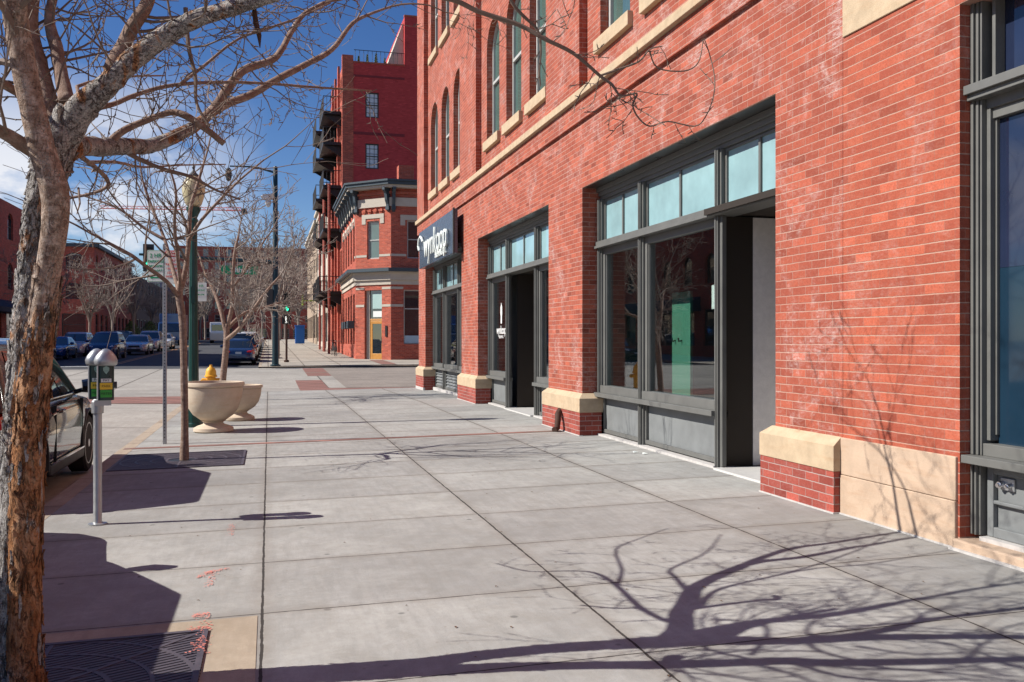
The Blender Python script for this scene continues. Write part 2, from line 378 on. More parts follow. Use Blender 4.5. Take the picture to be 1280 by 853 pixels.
M['twig'] = m_simple('twig_bark', (.17, .125, .10), .85, var=.4, scale=12)
M['twigg'] = m_simple('grey_twig_bark', (.25, .205, .175), .85, var=.35, scale=12)
M['green'] = m_simple('dark_green_paint', (.005, .045, .038), .35, var=.2, coat=.3)
M['poleblue'] = m_simple('dark_teal_paint', (.012, .035, .045), .4)
M['galv'] = m_simple('galvanised_steel', (.42, .43, .44), .42, .75, var=.2, scale=14)
M['iron'] = m_simple('cast_iron', (.10, .085, .10), .55, .3, var=.35, scale=10, bump=.3)
M['mgreen'] = m_simple('meter_green', (.008, .035, .032), .3, coat=.3)
M['yellow'] = m_simple('yellow_paint', (.75, .38, .03), .5, var=.2)
M['ygreen'] = m_simple('green_sticker', (.05, .38, .05), .5, var=.05)
M['ysticker'] = m_simple('yellow_sticker', (.8, .55, .04), .5, var=.05)
M['sgreen'] = m_simple('sign_green', (.01, .30, .13), .4, var=.05)
M['sred'] = m_simple('sign_red', (.6, .03, .03), .4, var=.05)
M['swhite'] = m_simple('sign_white', (.72, .76, .72), .4, var=.04)
M['wood'] = m_simple('varnished_wood', (.50, .24, .06), .4, var=.25)
M['wooddk'] = m_simple('dark_wood', (.10, .065, .04), .5, var=.3)
M['rust'] = m_simple('rusty_iron', (.07, .035, .025), .8, .2, var=.4)
M['soil'] = m_simple('soil', (.06, .04, .028), .95, var=.4, scale=30)
M['rubber'] = m_simple('tyre_rubber', (.018, .018, .018), .8)
M['alloy'] = m_simple('alloy', (.55, .55, .56), .3, .8)
M['chrome'] = m_simple('chrome', (.75, .75, .76), .15, 1)
M['redlens'] = m_simple('red_lens', (.45, .012, .015), .15, coat=.6, var=.1)
M['lens'] = m_simple('clear_lens', (.6, .62, .65), .12, coat=.6, var=.1)
M['globe'] = m_simple('frosted_globe', (.50, .44, .27), .25, var=.08, coat=.4)
M['paint_mark'] = m_simple('orange_spray_paint', (.60, .20, .16), .85, var=.25, scale=40)
M['leaf'] = m_simple('leaf', (.10, .13, .03), .6, var=.4, scale=20)
M['roof'] = m_simple('roof_membrane', (.12, .12, .12), .9)
M['ground'] = m_simple('ground_earth', (.12, .11, .095), .95, scale=.3)
M['tile'] = m_simple('pale_tile', (.55, .54, .52), .4, var=.15, scale=20)
M['stucco'] = m_simple('grey_stucco', (.72, .69, .67), .9, var=.18, scale=14, bump=1.0, bscale=45)
M['greenboard'] = m_simple('pale_green_board', (.075, .23, .155), .6, var=.1)
M['signpanel'] = m_simple('brushed_sign_metal', (.10, .13, .18), .28, .7, var=.15)
M['awning'] = m_simple('navy_canvas', (.01, .018, .05), .8)
M['crane'] = m_simple('crane_red', (.55, .12, .10), .5)
M['lime'] = m_simple('lime_sign', (.30, .42, .04), .5, var=.05)
# ================================================================== GROUND
def ylist(y0, y1):
    ys = [y0]; y = y0
    brk = sorted({b for b, _ in RISE if y0 < b < y1})
    while y < y1 - 1e-6:
        st = 1.0 if y < 60 else (4 if y < 170 else 40)
        ny = min(y1, y + st)
        for b in brk:
            if y + 1e-6 < b < ny: ny = b; break
        ys.append(ny); y = ny
    return ys
def sheet(name, xs, y0, y1, zf, mat, skirt=0):
    b = MB(); ys = ylist(y0, y1); nx = len(xs)
    vs = [(x, y, zf(x, y)) for y in ys for x in xs]
    fs = [(j * nx + i, j * nx + i + 1, (j + 1) * nx + i + 1, (j + 1) * nx + i) for j in range(len(ys) - 1) for i in range(nx - 1)]
    b.add(vs, fs)
    if skirt:
        for j in range(len(ys) - 1):
            for x, fl in ((xs[0], 0), (xs[-1], 1)):
                a = Vector((x, ys[j], zf(x, ys[j]))); c = Vector((x, ys[j + 1], zf(x, ys[j + 1]))); dn = Vector((0, 0, -skirt))
                q = [a, c, c + dn, a + dn]; b.add(q if fl else q[::-1], [(0, 1, 2, 3)])
        for y, fl in ((ys[0], 1), (ys[-1], 0)):
            for i in range(nx - 1):
                a = Vector((xs[i], y, zf(xs[i], y))); c = Vector((xs[i + 1], y, zf(xs[i + 1], y))); dn = Vector((0, 0, -skirt))
                q = [a, c, c + dn, a + dn]; b.add(q[::-1] if fl else q, [(0, 1, 2, 3)])
    o = b.build(name, mat); return tag(o, kind='structure')
frange = lambda a, b, n: [a + (b - a) * i / n for i in range(n + 1)]
YI0, YI1 = 29.9, 47.2      # side street
CR = lambda x, xc, hw: .09 * max(0, 1 - ((x - xc) / hw) ** 2)
def roadz(x, y): 
    k = 1 if y < YI0 - 4 or y > YI1 + 4 else (0 if YI0 <= y <= YI1 else (YI0 - y if y < YI0 else y - YI1) / 4)
    return rise(y) - .245 + k * CR(x, -8, 6.2) + (1 - k) * .105
sheet('ground', [-700, -60, -20, 0, 20, 60, 700], -60, 900, lambda x, y: rise(y) - .6, M['ground'])
sheet('road', frange(-14.2, -2.05, 10), -40, YI0, roadz, M['street'])
sheet('road', frange(-14.2, -.5, 10), YI1, 520, roadz, M['asphalt'])
sheet('side_street', [-120] + frange(-60, 60, 30) + [120], YI0, YI1, lambda x, y: rise(y) - .14, M['street'])
kz = lambda x, y: walkz(x, y)
sheet('sidewalk', [-1.87, -.035, 1.74, 3.53, 4.9, 5.2], -40, YI0 - .15, kz, M['walk'], .3)
sheet('kerb', [-2.05, -1.87], -40, YI0 - .15, lambda x, y: kz(x, y) + .002, M['kerb'], .3)
sheet('kerb', [-2.05, 60], YI0 - .15, YI0, lambda x, y: kz(x, y) + .002 - .0, M['kerb'], .3)
sheet('sidewalk', [-.35, 1, 2.5, 4.3, 60], YI1 + .15, 520, lambda x, y: kz(x, y), M['walk2'], .3)
sheet('kerb', [-.5, -.35], YI1 + .15, 520, lambda x, y: kz(x, y) + .003, M['kerb'], .3)
sheet('kerb', [-.5, 60], YI1, YI1 + .15, lambda x, y: kz(x, y) + .002, M['kerb'], .3)
lz = lambda x, y: rise(y) - .1
sheet('sidewalk', [-60, -19.7, -14.35], -40, YI0 - .15, lz, M['walk2'], .3)
sheet('sidewalk', [-60, -19.7, -14.35], YI1 + .15, 520, lz, M['walk2'], .3)
sheet('kerb', [-14.35, -14.2], YI1 + .15, 520, lambda x, y: lz(x, y) + .003, M['kerb'], .3)
sheet('kerb', [-14.35, -14.2], -40, YI0 - .15, lambda x, y: lz(x, y) + .003, M['kerb'], .3)
# painted markings
def strip(name, x0, x1, y0, y1, mat, lift=.005, zf=roadz):
    n = max(1, int((x1 - x0) / 1.3)); return sheet(name, frange(x0, x1, n), y0, y1, lambda x, y: zf(x, y) + lift, mat)
M['lane'] = m_simple('road_paint_yellow', (.50, .25, .12), .8, var=.3, scale=20)
M['lanew'] = m_simple('road_paint_white', (.62, .62, .60), .8, var=.3, scale=20)
# keep clear of the crown: strips follow roadz on the same x grid
strip('lane_marking', -8.22, -8.10, 51.5, 300, M['lane'], .012)
strip('lane_marking', -7.95, -7.83, 51.5, 300, M['lane'], .012)
strip('stop_line', -14.0, -8.4, 50.6, 51.2, M['lanew'], .012)
strip('crosswalk_paving', -14.0, -2.2, 26.4, 29.2, M['brickpave'], .012)
# red paver band and red paving patches across the walk
sheet('paver_band', [-2.0, -.035, 1.74, 3.53, 4.56], 14.02, 14.2, lambda x, y: kz(x, y) + .004, M['brickpave'])
sheet('brick_paving', [1.0, 2.0], 30.0, 37.0, lambda x, y: rise(y) - .136, M['brickpave'])
sheet('brick_paving', [2.0, 40], 30.0, 32.2, lambda x, y: rise(y) - .136, M['brickpave'])
sheet('brick_paving', [1.6, 2.6], 40.0, 46.8, lambda x, y: rise(y) - .136, M['brickpave'])
sheet('brick_paving', [5.6, 6.4], 47.5, 53.5, lambda x, y: kz(x, y) + .004, M['brickpave'])
M['sidestreet'] = m_concrete('side_street_paving', (.29, .255, .23), (), 1, 4.5, .03)
sheet('side_street_lane', [2.6, 20, 60], 32.3, 46.8, lambda x, y: rise(y) - .134, M['sidestreet'])
# orange survey marks sprayed on the walk
def spray(name, strokes, label):
    b = MB(); rng = random.Random(3)
    for (x0, y0, x1, y1, w) in strokes:
        n = 22; a = Vector((x0, y0, 0)); c = Vector((x1, y1, 0)); t = (c - a); nn = Vector((-t.y, t.x, 0)).normalized()
        for i in range(n):
            for k in range(3):
                p = a + t * (i + rng.random()) / n + nn * rng.gauss(0, w * .75); s = rng.uniform(.002, .006)
                z = walkz(p.x, p.y) + (.017 if p.y < 5.07 and p.x < -.3 else .0065)
                b.add([(p.x - s, p.y - s * .6, z), (p.x + s, p.y - s, z), (p.x + s * .7, p.y + s, z), (p.x - s, p.y + s * .8, z)], [(0, 1, 2, 3)])
    return tag(b.build(name, M['paint_mark']), label, 'paint mark')
def G(px, py, h=1.52):
    d = h * FPX / (py - HY); p = P(px, py, d); return p.x, p.y
def st(pxs, w=.02): 
    out = []
    for (a, b_, c, d_) in pxs: out.append((*G(a, b_), *G(c, d_), w))
    return out
M['aggr'] = m_concrete('tan_aggregate', (.42, .35, .27))
sheet('aggregate_band', [-1.86, -.06], 3.25, 5.27, lambda x, y: kz(x, y) + .003, M['aggr'])
spray('paint_mark', st([(290, 655, 287, 670)]), 'short orange sprayed tick beside the thin shadow of the meter')
spray('paint_mark', st([(255, 716, 287, 711), (266, 714, 262, 733), (248, 722, 262, 714)]), 'orange sprayed arrow between the two tree grates')
spray('paint_mark', st([(240, 770, 262, 768), (235, 788, 262, 784), (258, 768, 252, 815), (250, 800, 250, 818)], .03), 'orange sprayed scribble crossing the edge of the nearest tree grate')

# ================================================================== FACADE TOOLS
def arch_pts(u0, u1, zs, rise_, n=8):
    """points of an arch from (u0,zs) over to (u1,zs)"""
    if rise_ <= 0: return [(u0, zs), (u1, zs)]
    w = (u1 - u0) / 2; r = (w * w + rise_ * rise_) / (2 * rise_); cz = zs + rise_ - r; a0 = math.asin(min(1, w / r))
    if rise_ > w: a0 = PI - a0
    return [((u0 + u1) / 2 + r * math.sin(lerp(-a0, a0, i / n)), cz + r * math.cos(lerp(-a0, a0, i / n))) for i in range(n + 1)]
def panel(mb, O, U, IN, u0, u1, z0, z1, ops, depth=.25):
    """wall face with openings (ua,ub,za,zspring,rise); reveals go inward; O at z=0"""
    O, U, IN = Vector(O), Vector(U), Vector(IN)
    def pt(u, z, d=0): return O + U * u + IN * d + Vector((0, 0, z))
    flip = U.cross(Vector((0, 0, 1))).dot(IN) > 0
    def face(pts):
        mb.add(pts[::-1] if flip else pts, [tuple(range(len(pts)))])
    ops = sorted(ops); cur = u0
    for (ua, ub, za, zb, rs) in ops:
        if ua > cur + 1e-6: face([pt(cur, z0), pt(ua, z0), pt(ua, z1), pt(cur, z1)])
        if za > z0 + 1e-6: face([pt(ua, z0), pt(ub, z0), pt(ub, za), pt(ua, za)])
        ar = arch_pts(ua, ub, zb, rs)
        if zb + rs < z1 - 1e-6:
            for (a, b) in zip(ar, ar[1:]): face([pt(*a), pt(*b), pt(b[0], z1), pt(a[0], z1)])
        ring = [(ua, za), (ub, za)] + ar[::-1]
        for i in range(len(ring)):
            a, b = ring[i], ring[(i + 1) % len(ring)]
            if (Vector(a) - Vector(b)).length > 1e-6: face([pt(*b), pt(*a), pt(*a, depth), pt(*b, depth)])
        cur = ub
    if u1 > cur + 1e-6: face([pt(cur, z0), pt(u1, z0), pt(u1, z1), pt(cur, z1)])
def window_unit(parent, O, U, IN, ua, ub, za, zb, rs, dep=.12, fr=.055, mats=('wframe', 'glassd'), rail=.5, grid=None, name='window', t=.05):
    """sash frame + glass pane; returns frame object (part) with pane as sub-part"""
    O, U, IN = Vector(O), Vector(U), Vector(IN)
    def pt(u, z, d=0): return O + U * u + IN * d + Vector((0, 0, z))
    f = MB(); g = MB()
    ar = arch_pts(ua, ub, zb, rs); out = [(ua, za), (ub, za)] + ar[::-1]
    ia = arch_pts(ua + fr, ub - fr, zb - (fr if rs <= 0 else 0), max(0, rs - fr) if rs > 0 else 0); inn = [(ua + fr, za + fr), (ub - fr, za + fr)] + ia[::-1]
    n = len(out); k = len(inn)
    for i in range(n):
        a, b = out[i], out[(i + 1) % n]; c, d_ = inn[(i + 1) % n], inn[i]
        f.add([pt(*a, dep), pt(*b, dep), pt(*c, dep), pt(*d_, dep)], [(0, 1, 2, 3)])
        f.add([pt(*d_, dep), pt(*c, dep), pt(*c, dep + t), pt(*d_, dep + t)], [(0, 1, 2, 3)])
    H = zb + rs - za
    if rail: 
        zr = za + H * rail; f.obox(pt(ua + fr, zr - .03, dep - .012), U * (ub - ua - 2 * fr), IN * .05, (0, 0, .06))
    if grid:
        gx, gz = grid
        for i in range(1, gx): u = lerp(ua, ub, i / gx); f.obox(pt(u - .014, za + fr, dep + .012), U * .028, IN * .03, (0, 0, H - 2 * fr))
        for i in range(1, gz): z = lerp(za, zb + rs, i / gz); f.obox(pt(ua + fr, z - .014, dep + .014), U * (ub - ua - 2 * fr), IN * .028, (0, 0, .028))
    g.add([pt(*q, dep + t * .8) for q in inn], [tuple(range(k))])
    fo = f.build(name, M[mats[0]], parent); g.build('pane', M[mats[1]], fo); return fo

# ================================================================== MAIN BRICK BUILDING
B = thing('brick_building', 'long orange-red brick commercial building with four street bays and sandstone string course on the right', 'building', (0, 0, 0))
PIERS = [(-6, -.16), (5.41, 7.82), (13.40, 15.16), (20.7, 22.56), (28.05, 29.35)]
BAYS = [(-.16, 5.41), (7.82, 13.40), (15.16, 20.7), (22.56, 28.05)]
TOPZ = 16.0
w = MB(); w2 = MB()
for (a, b) in PIERS:
    if a == 5.41: w.box(XF, 5.3, 6.76, 7.82, -.3, 3.8); w2.box(XF + .003, 5.3, 5.41, 6.76, -.3, 3.8)
    else: w.box(XF, 5.3, a, b, -.3, 3.8)
# spandrel above the shop windows, and corbelled strip
w.box(XF, 5.3, 6.76, 29.35, 3.8, 4.82); w2.box(XF + .003, 5.3, -6, 6.76, 3.8, 4.82); w2.build('pier_wall', M['brick_smooth'], B); w.box(XF - .05, 5.3, -6, 29.35, 4.82, 5.14)
# pilaster strips up the wall, recessed panels between with window openings
w.box(XF - .05, 5.3, 28.05, 29.35, 5.31, TOPZ); 
for (a, b) in PIERS[:-1]: w.box(XF - .05, 5.3, a, b, 5.31, TOPZ)
wins = []
for (a, b) in BAYS:
    c = (a + b) / 2 - .12
    cs = [c - 1.75, c, c + 1.75]
    tiers = [(5.31, 9.3, 5.90, 8.02, .48), (9.3, 13.2, 9.98, 11.9, .45), (13.2, TOPZ, 13.8, 15.3, .0)]
    for (z0, z1, za, zb, rs) in tiers:
        ops = [(q - .58, q + .58, za, zb, rs) for q in cs]
        panel(w, (XF + .08, 0, 0), (0, 1, 0), (1, 0, 0), a, b, z0, z1, ops, .22)
        for q in cs: wins.append((q, za, zb, rs))
w.box(5.0, 22, 29.0, 29.347, -.3, TOPZ - .003)      # return wall on the side street
w.box(21.6, 22, -6, 29.0, -.3, TOPZ)
w.box(5.3, 22, -6, -5.7, -.3, TOPZ)
w.build('wall', M['brick'], B)
r = MB(); r.box(5.32, 21.6, -5.7, 29.0, TOPZ - .5, TOPZ - .4); r.box(XF - .1, 5.35, -6.05, 29.4, TOPZ, TOPZ + .15); r.build('roof', M['roof'], B)
# stone band with chamfered look
s = MB(); s.prism([(XF - .12, 0, 5.145), (XF - .12, 0, 5.26), (XF - .05, 0, 5.315), (XF + .1, 0, 5.315), (XF + .1, 0, 5.145)], (0, 35.37, 0))
for i in range(len(s.v)): x, y, z = s.v[i]; s.v[i] = (x, y - 6.01, z)
s.box(5.2, 22.05, 29.36, 29.46, 5.145, 5.31)
s.build('stone_band', M['sand'], B, bevel=.008)
s = MB(); s.box(XF - .012, XF + .2, 5.45, 6.75, 3.99, 4.5); s.build('stone_block', M['sand'], B, bevel=.006)
# upper windows with stone sills
for (q, za, zb, rs) in wins:
    fo = window_unit(B, (XF + .08, 0, 0), (0, 1, 0), (1, 0, 0), q - .58, q + .58, za, zb, rs, .13, .075, ('wframe', 'glassg' if za < 9 else 'glassd'), .5, t=.06)
    sl = MB(); sl.box(XF - .0, XF + .2, q - .68, q + .68, za - .2, za - .002); sl.build('window_sill', M['sand'], fo, bevel=.008)
# pier bases
def base(y0, y1, xf=XF - .08, xb=4.96, ztop=.64, chl=1, chr_=1):
    a = MB(); a.box(xf, xb, y0, y1, -.3, .35); o = a.build('base_bricks', M['brick_base'], B)
    a = MB(); x1 = xf; d = .07
    v = [(x1 - .008, y0 - .008, .352), (xb, y0 - .008, .352), (xb, y1 + .008, .352), (x1 - .008, y1 + .008, .352),
         (x1 - .008, y0 - .008, .565), (xb, y0 - .008, .565), (xb, y1 + .008, .565), (x1 - .008, y1 + .008, .565),
         (x1 + d, y0 + (d + .02 if chl else 0), ztop), (xb, y0 + (d + .02 if chl else 0), ztop), (xb, y1 - (d + .02 if chr_ else 0), ztop), (x1 + d, y1 - (d + .02 if chr_ else 0), ztop)]
    f = [(0, 3, 2, 1), (0, 1, 5, 4), (1, 2, 6, 5), (2, 3, 7, 6), (3, 0, 4, 7), (4, 5, 9, 8), (5, 6, 10, 9), (6, 7, 11, 10), (7, 4, 8, 11), (8, 9, 10, 11)]
    a.add(v, f); a.build('base_stone', M['sand'], B, bevel=.004)
base(6.77, 7.96, chr_=1, chl=0); base(13.29, 15.27); base(20.59, 22.67); base(27.94, 29.45, xb=5.2); base(-1.6, -.05)
s = MB(); s.box(XF - .022, XF + .3, 5.43, 6.768, -.3, .325); s.box(XF - .018, XF + .3, 5.428, 6.768, .329, .637); s.build('base_slab', M['sand2'], B, bevel=.006)
s = MB(); 
for (a, b) in [(5.43, 6.77), (6.77, 7.96), (13.29, 15.27), (20.59, 22.67), (27.94, 29.4)]:
    x = XF - .08 if a != 5.43 else XF - .022
    s.box(x - .012, x + .05, a - .01, b + .01, -.1, .008)
build_split(s, 'sealant_line', M['caulk'], B)

M['soffit'] = m_simple('soffit_metal', (.10, .095, .095), .3, .6, var=.4, scale=3)
# ---- shop fronts
XS = 4.93
def storefront(y0, y1, kind, idx):
    F = MB(); W = 1.67
    m1, m2 = y0 + W, y1 - W; hw = .065
    secs = [(y0, m1), (m1, m2), (m2, y1)]; door = {'near': 0, 'mid': 1}.get(kind)
    def post(y, z0, z1, h=hw, x0=XS):
        F.box(x0, XS + (.05 if door is not None and y in (m1, m2) and z0 < 1 else .16), y - h, y + h, z0, z1); F.box(x0 - .03, x0, y - h * .55, y + h * .55, z0, z1); F.box(x0 - .045, x0 - .03, y - h * .2, y + h * .2, z0 + .01, z1 - .01)
    for yy, z in ((y0 + .055, 0), (m1, 0), (m2, 0), (y1 - .055, 0)):
        post(yy, .02, 2.86, .055 if yy in (y0 + .055, y1 - .055) else hw); post(yy, 2.972, 3.62, .055 if yy in (y0 + .055, y1 - .055) else hw)
    F.box(XS - .085, XS + .2, y0 + .003, y1 - .003, 2.862, 2.90); F.box(XS - .06, XS + .2, y0 + .003, y1 - .003, 2.90, 2.968)
    # header steps under soffit
    F.box(XS + .02, XS + .25, y0 + .002, y1 - .002, 3.62, 3.67); F.box(XS - .01, XS + .25, y0 + .002, y1 - .002, 3.67, 3.73); F.box(XS - .045, XS + .25, y0 + .002, y1 - .002, 3.73, 3.798)
    P_ = MB(); G_ = MB(); T_ = MB()
    for si, (a, b) in enumerate(secs):
        a2 = a + (.11 if si == 0 else hw); b2 = b - (.11 if si == 2 else hw)
        # transom sash: frame, muntin, glass
        c = (a2 + b2) / 2
        for (p, q) in ((a2, a2 + .035), (c - .022, c + .022), (b2 - .035, b2)): F.box(XS + .05, XS + .11, p, q, 2.972, 3.615)
        F.box(XS + .052, XS + .108, a2, b2, 2.972, 3.0); F.box(XS + .052, XS + .108, a2, b2, 3.585, 3.615)
        T_.box(XS + .075, XS + .085, a2 + .01, b2 - .01, 2.98, 3.6)
        if si == door: continue
        # sill slab, window sash, lower panel
        F.box(XS - .09, XS + .12, a2 - hw, b2 + (.065 if si < 2 else .1), .592, .655); F.box(XS - .02, XS + .12, a2, b2, .655, .765)
        F.box(XS + .03, XS + .11, a2, a2 + .07, .765, 2.86); F.box(XS + .03, XS + .11, b2 - .07, b2, .765, 2.86); F.box(XS + .032, XS + .108, a2 + .07, b2 - .07, 2.765, 2.86)
        F.box(XS + .05, XS + .115, a2 + .07, a2 + .09, .765, 2.765); F.box(XS + .05, XS + .115, b2 - .09, b2 - .07, .765, 2.765)
        G_.box(XS + .078, XS + .086, a2 + .06, b2 - .06, .75, 2.78)
        P_.box(XS + .07, XS + .12, a2 - .01, b2 + .01, .03, .592); 
        if kind == 'louver':
            for k in range(5):
                z = .12 + k * .085; P_.obox((XS + .03, a2 + .07, z), (0, b2 - a2 - .14, 0), (.06, 0, .055), (.004, 0, -.012))
            F.box(XS + .02, XS + .069, a2, a2 + .06, .05, .59); F.box(XS + .02, XS + .069, b2 - .06, b2, .05, .59); F.box(XS + .022, XS + .068, a2 + .06, b2 - .06, .05, .11)
        else:
            n = int((b2 - a2) / .11)
            pass
            F.box(XS + .03, XS + .065, a2, b2, .045, .10)
            F.box(XS + .03, XS + .065, a2, a2 + .035, .10, .59); F.box(XS + .03, XS + .065, b2 - .035, b2, .10, .59)
    S = F.build('storefront_frame', M['grey'], B, bevel=.004)
    build_split(P_, 'lower_panel', M['greyp'], S) if kind == 'louverx' else P_.build('lower_panel', M['greyp'], S); build_split(G_, 'glass', M['glass'], S); build_split(T_, 'transom_glass', M['transom'], S)
    # white sealed curb under frame
    K = MB(); 
    for si, (a, b) in enumerate(secs):
        if si == door: continue
        K.box(XS - .06, XS + .2, a + .002, b - .002, -.1, .028)
    build_split(K, 'threshold', M['caulk'], S)
    so = MB(); so.box(XF + .03, XS + .3, y0 + .002, y1 - .002, 3.799, 3.83); so.build('soffit', M['soffit'], S)
    # room behind
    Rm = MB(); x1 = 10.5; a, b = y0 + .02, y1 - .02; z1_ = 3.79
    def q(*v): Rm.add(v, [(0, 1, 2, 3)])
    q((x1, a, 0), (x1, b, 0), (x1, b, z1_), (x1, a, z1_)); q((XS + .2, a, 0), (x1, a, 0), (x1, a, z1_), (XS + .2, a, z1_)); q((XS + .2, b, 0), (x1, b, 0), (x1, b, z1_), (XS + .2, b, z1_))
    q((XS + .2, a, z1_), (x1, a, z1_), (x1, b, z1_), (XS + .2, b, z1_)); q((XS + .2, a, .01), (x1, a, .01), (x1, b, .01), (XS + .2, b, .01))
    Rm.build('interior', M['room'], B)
    return S, secs
S2, sec2 = storefront(*BAYS[1], 'near', 2); S3, sec3 = storefront(*BAYS[2], 'mid', 3); S4, sec4 = storefront(*BAYS[3], 'louver', 4)
# bay 2: open recessed entry
E = MB(); y = sec2[0][1]; e0 = BAYS[1][0]
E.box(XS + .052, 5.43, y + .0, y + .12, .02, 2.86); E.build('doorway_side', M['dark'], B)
E = MB(); E.box(5.365, 7.2, y - .004, y + .12, .02, 2.86); E.box(7.2, 7.3, e0 - .1, y + .12, .02, 2.86); E.box(5.1, 7.2, e0 - .1, e0 - .0, .02, 2.86); E.build('entry_wall', M['stucco'], B, bevel=.003)
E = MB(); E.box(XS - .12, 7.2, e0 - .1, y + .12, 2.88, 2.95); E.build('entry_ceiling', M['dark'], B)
E = MB(); E.box(XS - .1, 7.2, e0 + .01, y - .07, -.1, .022); E.build('entry_floor', M['tile'], B)
E = MB(); E.box(XS + .0, XS + .05, y - .09, y - .067, .03, 2.85); E.box(XS + .052, XS + .075, y - .05, y - .002, .03, 2.85); E.build('door_jamb', M['grey'], B, bevel=.003)
# bay 2: pale green board standing inside
g = MB(); g.box(5.9, 5.94, 12.22, 12.84, .02, 2.17)
gb = tag(g.build('display_board', M['greenboard']), 'tall pale green board standing inside the large shop window', 'board')
for yy in (12.5, 12.72): k = MB(); k.tube([(5.9, yy, 1.45), (5.85, yy, 1.44), (5.84, yy, 1.49)], .012, 6); k.build('hook', M['black'], gb)
# bay 3: open doorway with inner half-glazed doors
a, b = sec3[1][0] + .07, sec3[1][1] - .07
E = MB(); E.box(XS - .1, 6.4, a, b, -.1, .022); E.build('entry_floor', M['tile'], B)
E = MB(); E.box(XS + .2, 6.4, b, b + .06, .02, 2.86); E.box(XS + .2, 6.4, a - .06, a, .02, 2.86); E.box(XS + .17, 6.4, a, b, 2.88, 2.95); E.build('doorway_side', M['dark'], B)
D = MB(); 
for (p, q_) in ((a, (a + b) / 2 - .01), ((a + b) / 2 + .01, b)):
    for (u0, u1, z0, z1) in ((p, p + .12, .05, 2.4), (q_ - .12, q_, .05, 2.4), (p + .12, q_ - .12, .05, .25), (p + .12, q_ - .12, .85, 1.0), (p + .12, q_ - .12, 2.25, 2.4)): D.box(6.3, 6.36, u0, u1, z0, z1)
    D.box(6.325, 6.35, p + .12, q_ - .12, .25, .85); D.box(6.312, 6.324, p + .2, q_ - .2, .33, .77)
D.box(6.3, 6.36, a, b, 2.4, 2.86)
DD = D.build('door', M['wooddk'], B, bevel=.004)
D = MB(); D.box(6.33, 6.34, a + .1, b - .1, 1.0, 2.25); D.build('glass', M['glassd'], DD)
D = MB(); D.tube([(6.3, (a + b) / 2 - .06, 1.0), (6.24, (a + b) / 2 - .06, 1.0), (6.24, (a + b) / 2 - .06, 1.35), (6.3, (a + b) / 2 - .06, 1.35)], .012, 6); D.build('handle', M['chrome'], DD)
# decal on bay 3 left glass
c = (sec3[2][0] + sec3[2][1]) / 2
dec = MB(); dec.lathe([(.045, 0), (.06, .03), (.05, .16), (.075, .22), (.075, .36), (.03, .42), (.012, .46)], (0, 0, 0), 16)
for i in range(len(dec.v)): x_, y_, z_ = dec.v[i]; dec.v[i] = (XS + .074 + x_ * .01, c + y_, 1.83 + z_)
dd = dec.build('glass_emblem', M['white'], S3)
text_mesh('glass_lettering', 'wynkoop', .26, M['white'], face_matrix((XS + .072, c, 1.68), (0, -1, 0), (0, 0, 1)), S3, .001, bold=.004, sx=.85)
text_mesh('glass_lettering', 'BREWING', .09, M['white'], face_matrix((XS + .072, c, 1.53), (0, -1, 0), (0, 0, 1)), S3, .001)
pp = MB(); pp.box(XS + .09, XS + .092, sec2[1][0] + .16, sec2[1][0] + .34, 1.82, 2.1); pp.build('window_notice', M['swhite'], S2)

# ---- bay 1 (only its far end shows)
M['glassb2'] = m_dglass('upper_blue_glass', (.015, .022, .05), .45, .03)
y1 = 5.41; F = MB(); x0 = 4.745
for k, (dx, ya, yb) in enumerate([(0, y1 - .032, y1 - .004), (.03, y1 - .042, y1 - .032), (.012, y1 - .066, y1 - .042), (.045, y1 - .074, y1 - .066), (.02, y1 - .09, y1 - .074)]):
    F.box(x0 + dx, 5.1, ya, yb, .657, 3.16); F.box(x0 + dx, 5.1, ya, yb, 3.225, 4.6)
F.box(x0 + .06, 5.1, y1 - .125, y1 - .09, .76, 3.05); F.box(x0 + .055, 5.1, -.1, y1 - .09, 3.05, 3.16); F.box(x0 + .08, 5.1, -.1, y1 - .125, 2.98, 3.05)
F.box(x0 + .1, 5.1, y1 - .14, y1 - .125, .80, 2.98)
F.box(x0 - .06, 5.1, -.1, y1 - .006, 3.16, 3.223); F.box(x0 - .03, 5.1, -.1, y1 - .0065, 3.12, 3.16)
F.box(x0 - .08, 5.1, -.1, y1 - .006, .60, .655); F.box(x0 + .03, 5.1, -.1, y1 - .09, .655, .74)
F.box(x0 + .06, 5.1, y1 - .17, y1 - .14, 3.223, 4.6)
for k in range(4): F.box(x0 + (.0 if k % 2 == 0 else .022), 5.1, y1 - .022 - k * .018, y1 - .006 - k * .018, .10, .598)
F.box(x0 - .01, 5.1, -.16, y1 + .0, 4.6, 4.7)
for yy in (3.4, 1.75): F.box(x0 + .02, 5.1, yy - .07, yy + .07, .1, 4.6)
S1 = F.build('storefront_frame', M['grey'], B, bevel=.005)
Pn = MB(); Pn.box(x0 + .10, 5.1, -.1, y1 - .09, .10, .596); Pn.build('lower_panel', M['greyp'], S1)
Fm = MB()
for (ya, yb, za, zb) in ((y1 - .15, y1 - .095, .10, .594), (3.5, y1 - .15, .535, .594), (3.5, y1 - .15, .33, .355), (3.5, y1 - .15, .10, .17)): Fm.box(x0 + .06, x0 + .10, ya, yb, za, zb)
Fm.build('panel_moulding', M['greyp'], S1, bevel=.006)
G_ = MB(); G_.box(x0 + .125, x0 + .13, -.1, y1 - .13, .74, 1.95); G_.build('film_glass', M['glassb'], S1)
G_ = MB(); G_.box(x0 + .125, x0 + .13, -.1, y1 - .13, 1.952, 3.0); G_.box(x0 + .14, x0 + .145, -.1, y1 - .17, 3.223, 4.6); build_split(G_, 'glass', M['glassb2'], S1)
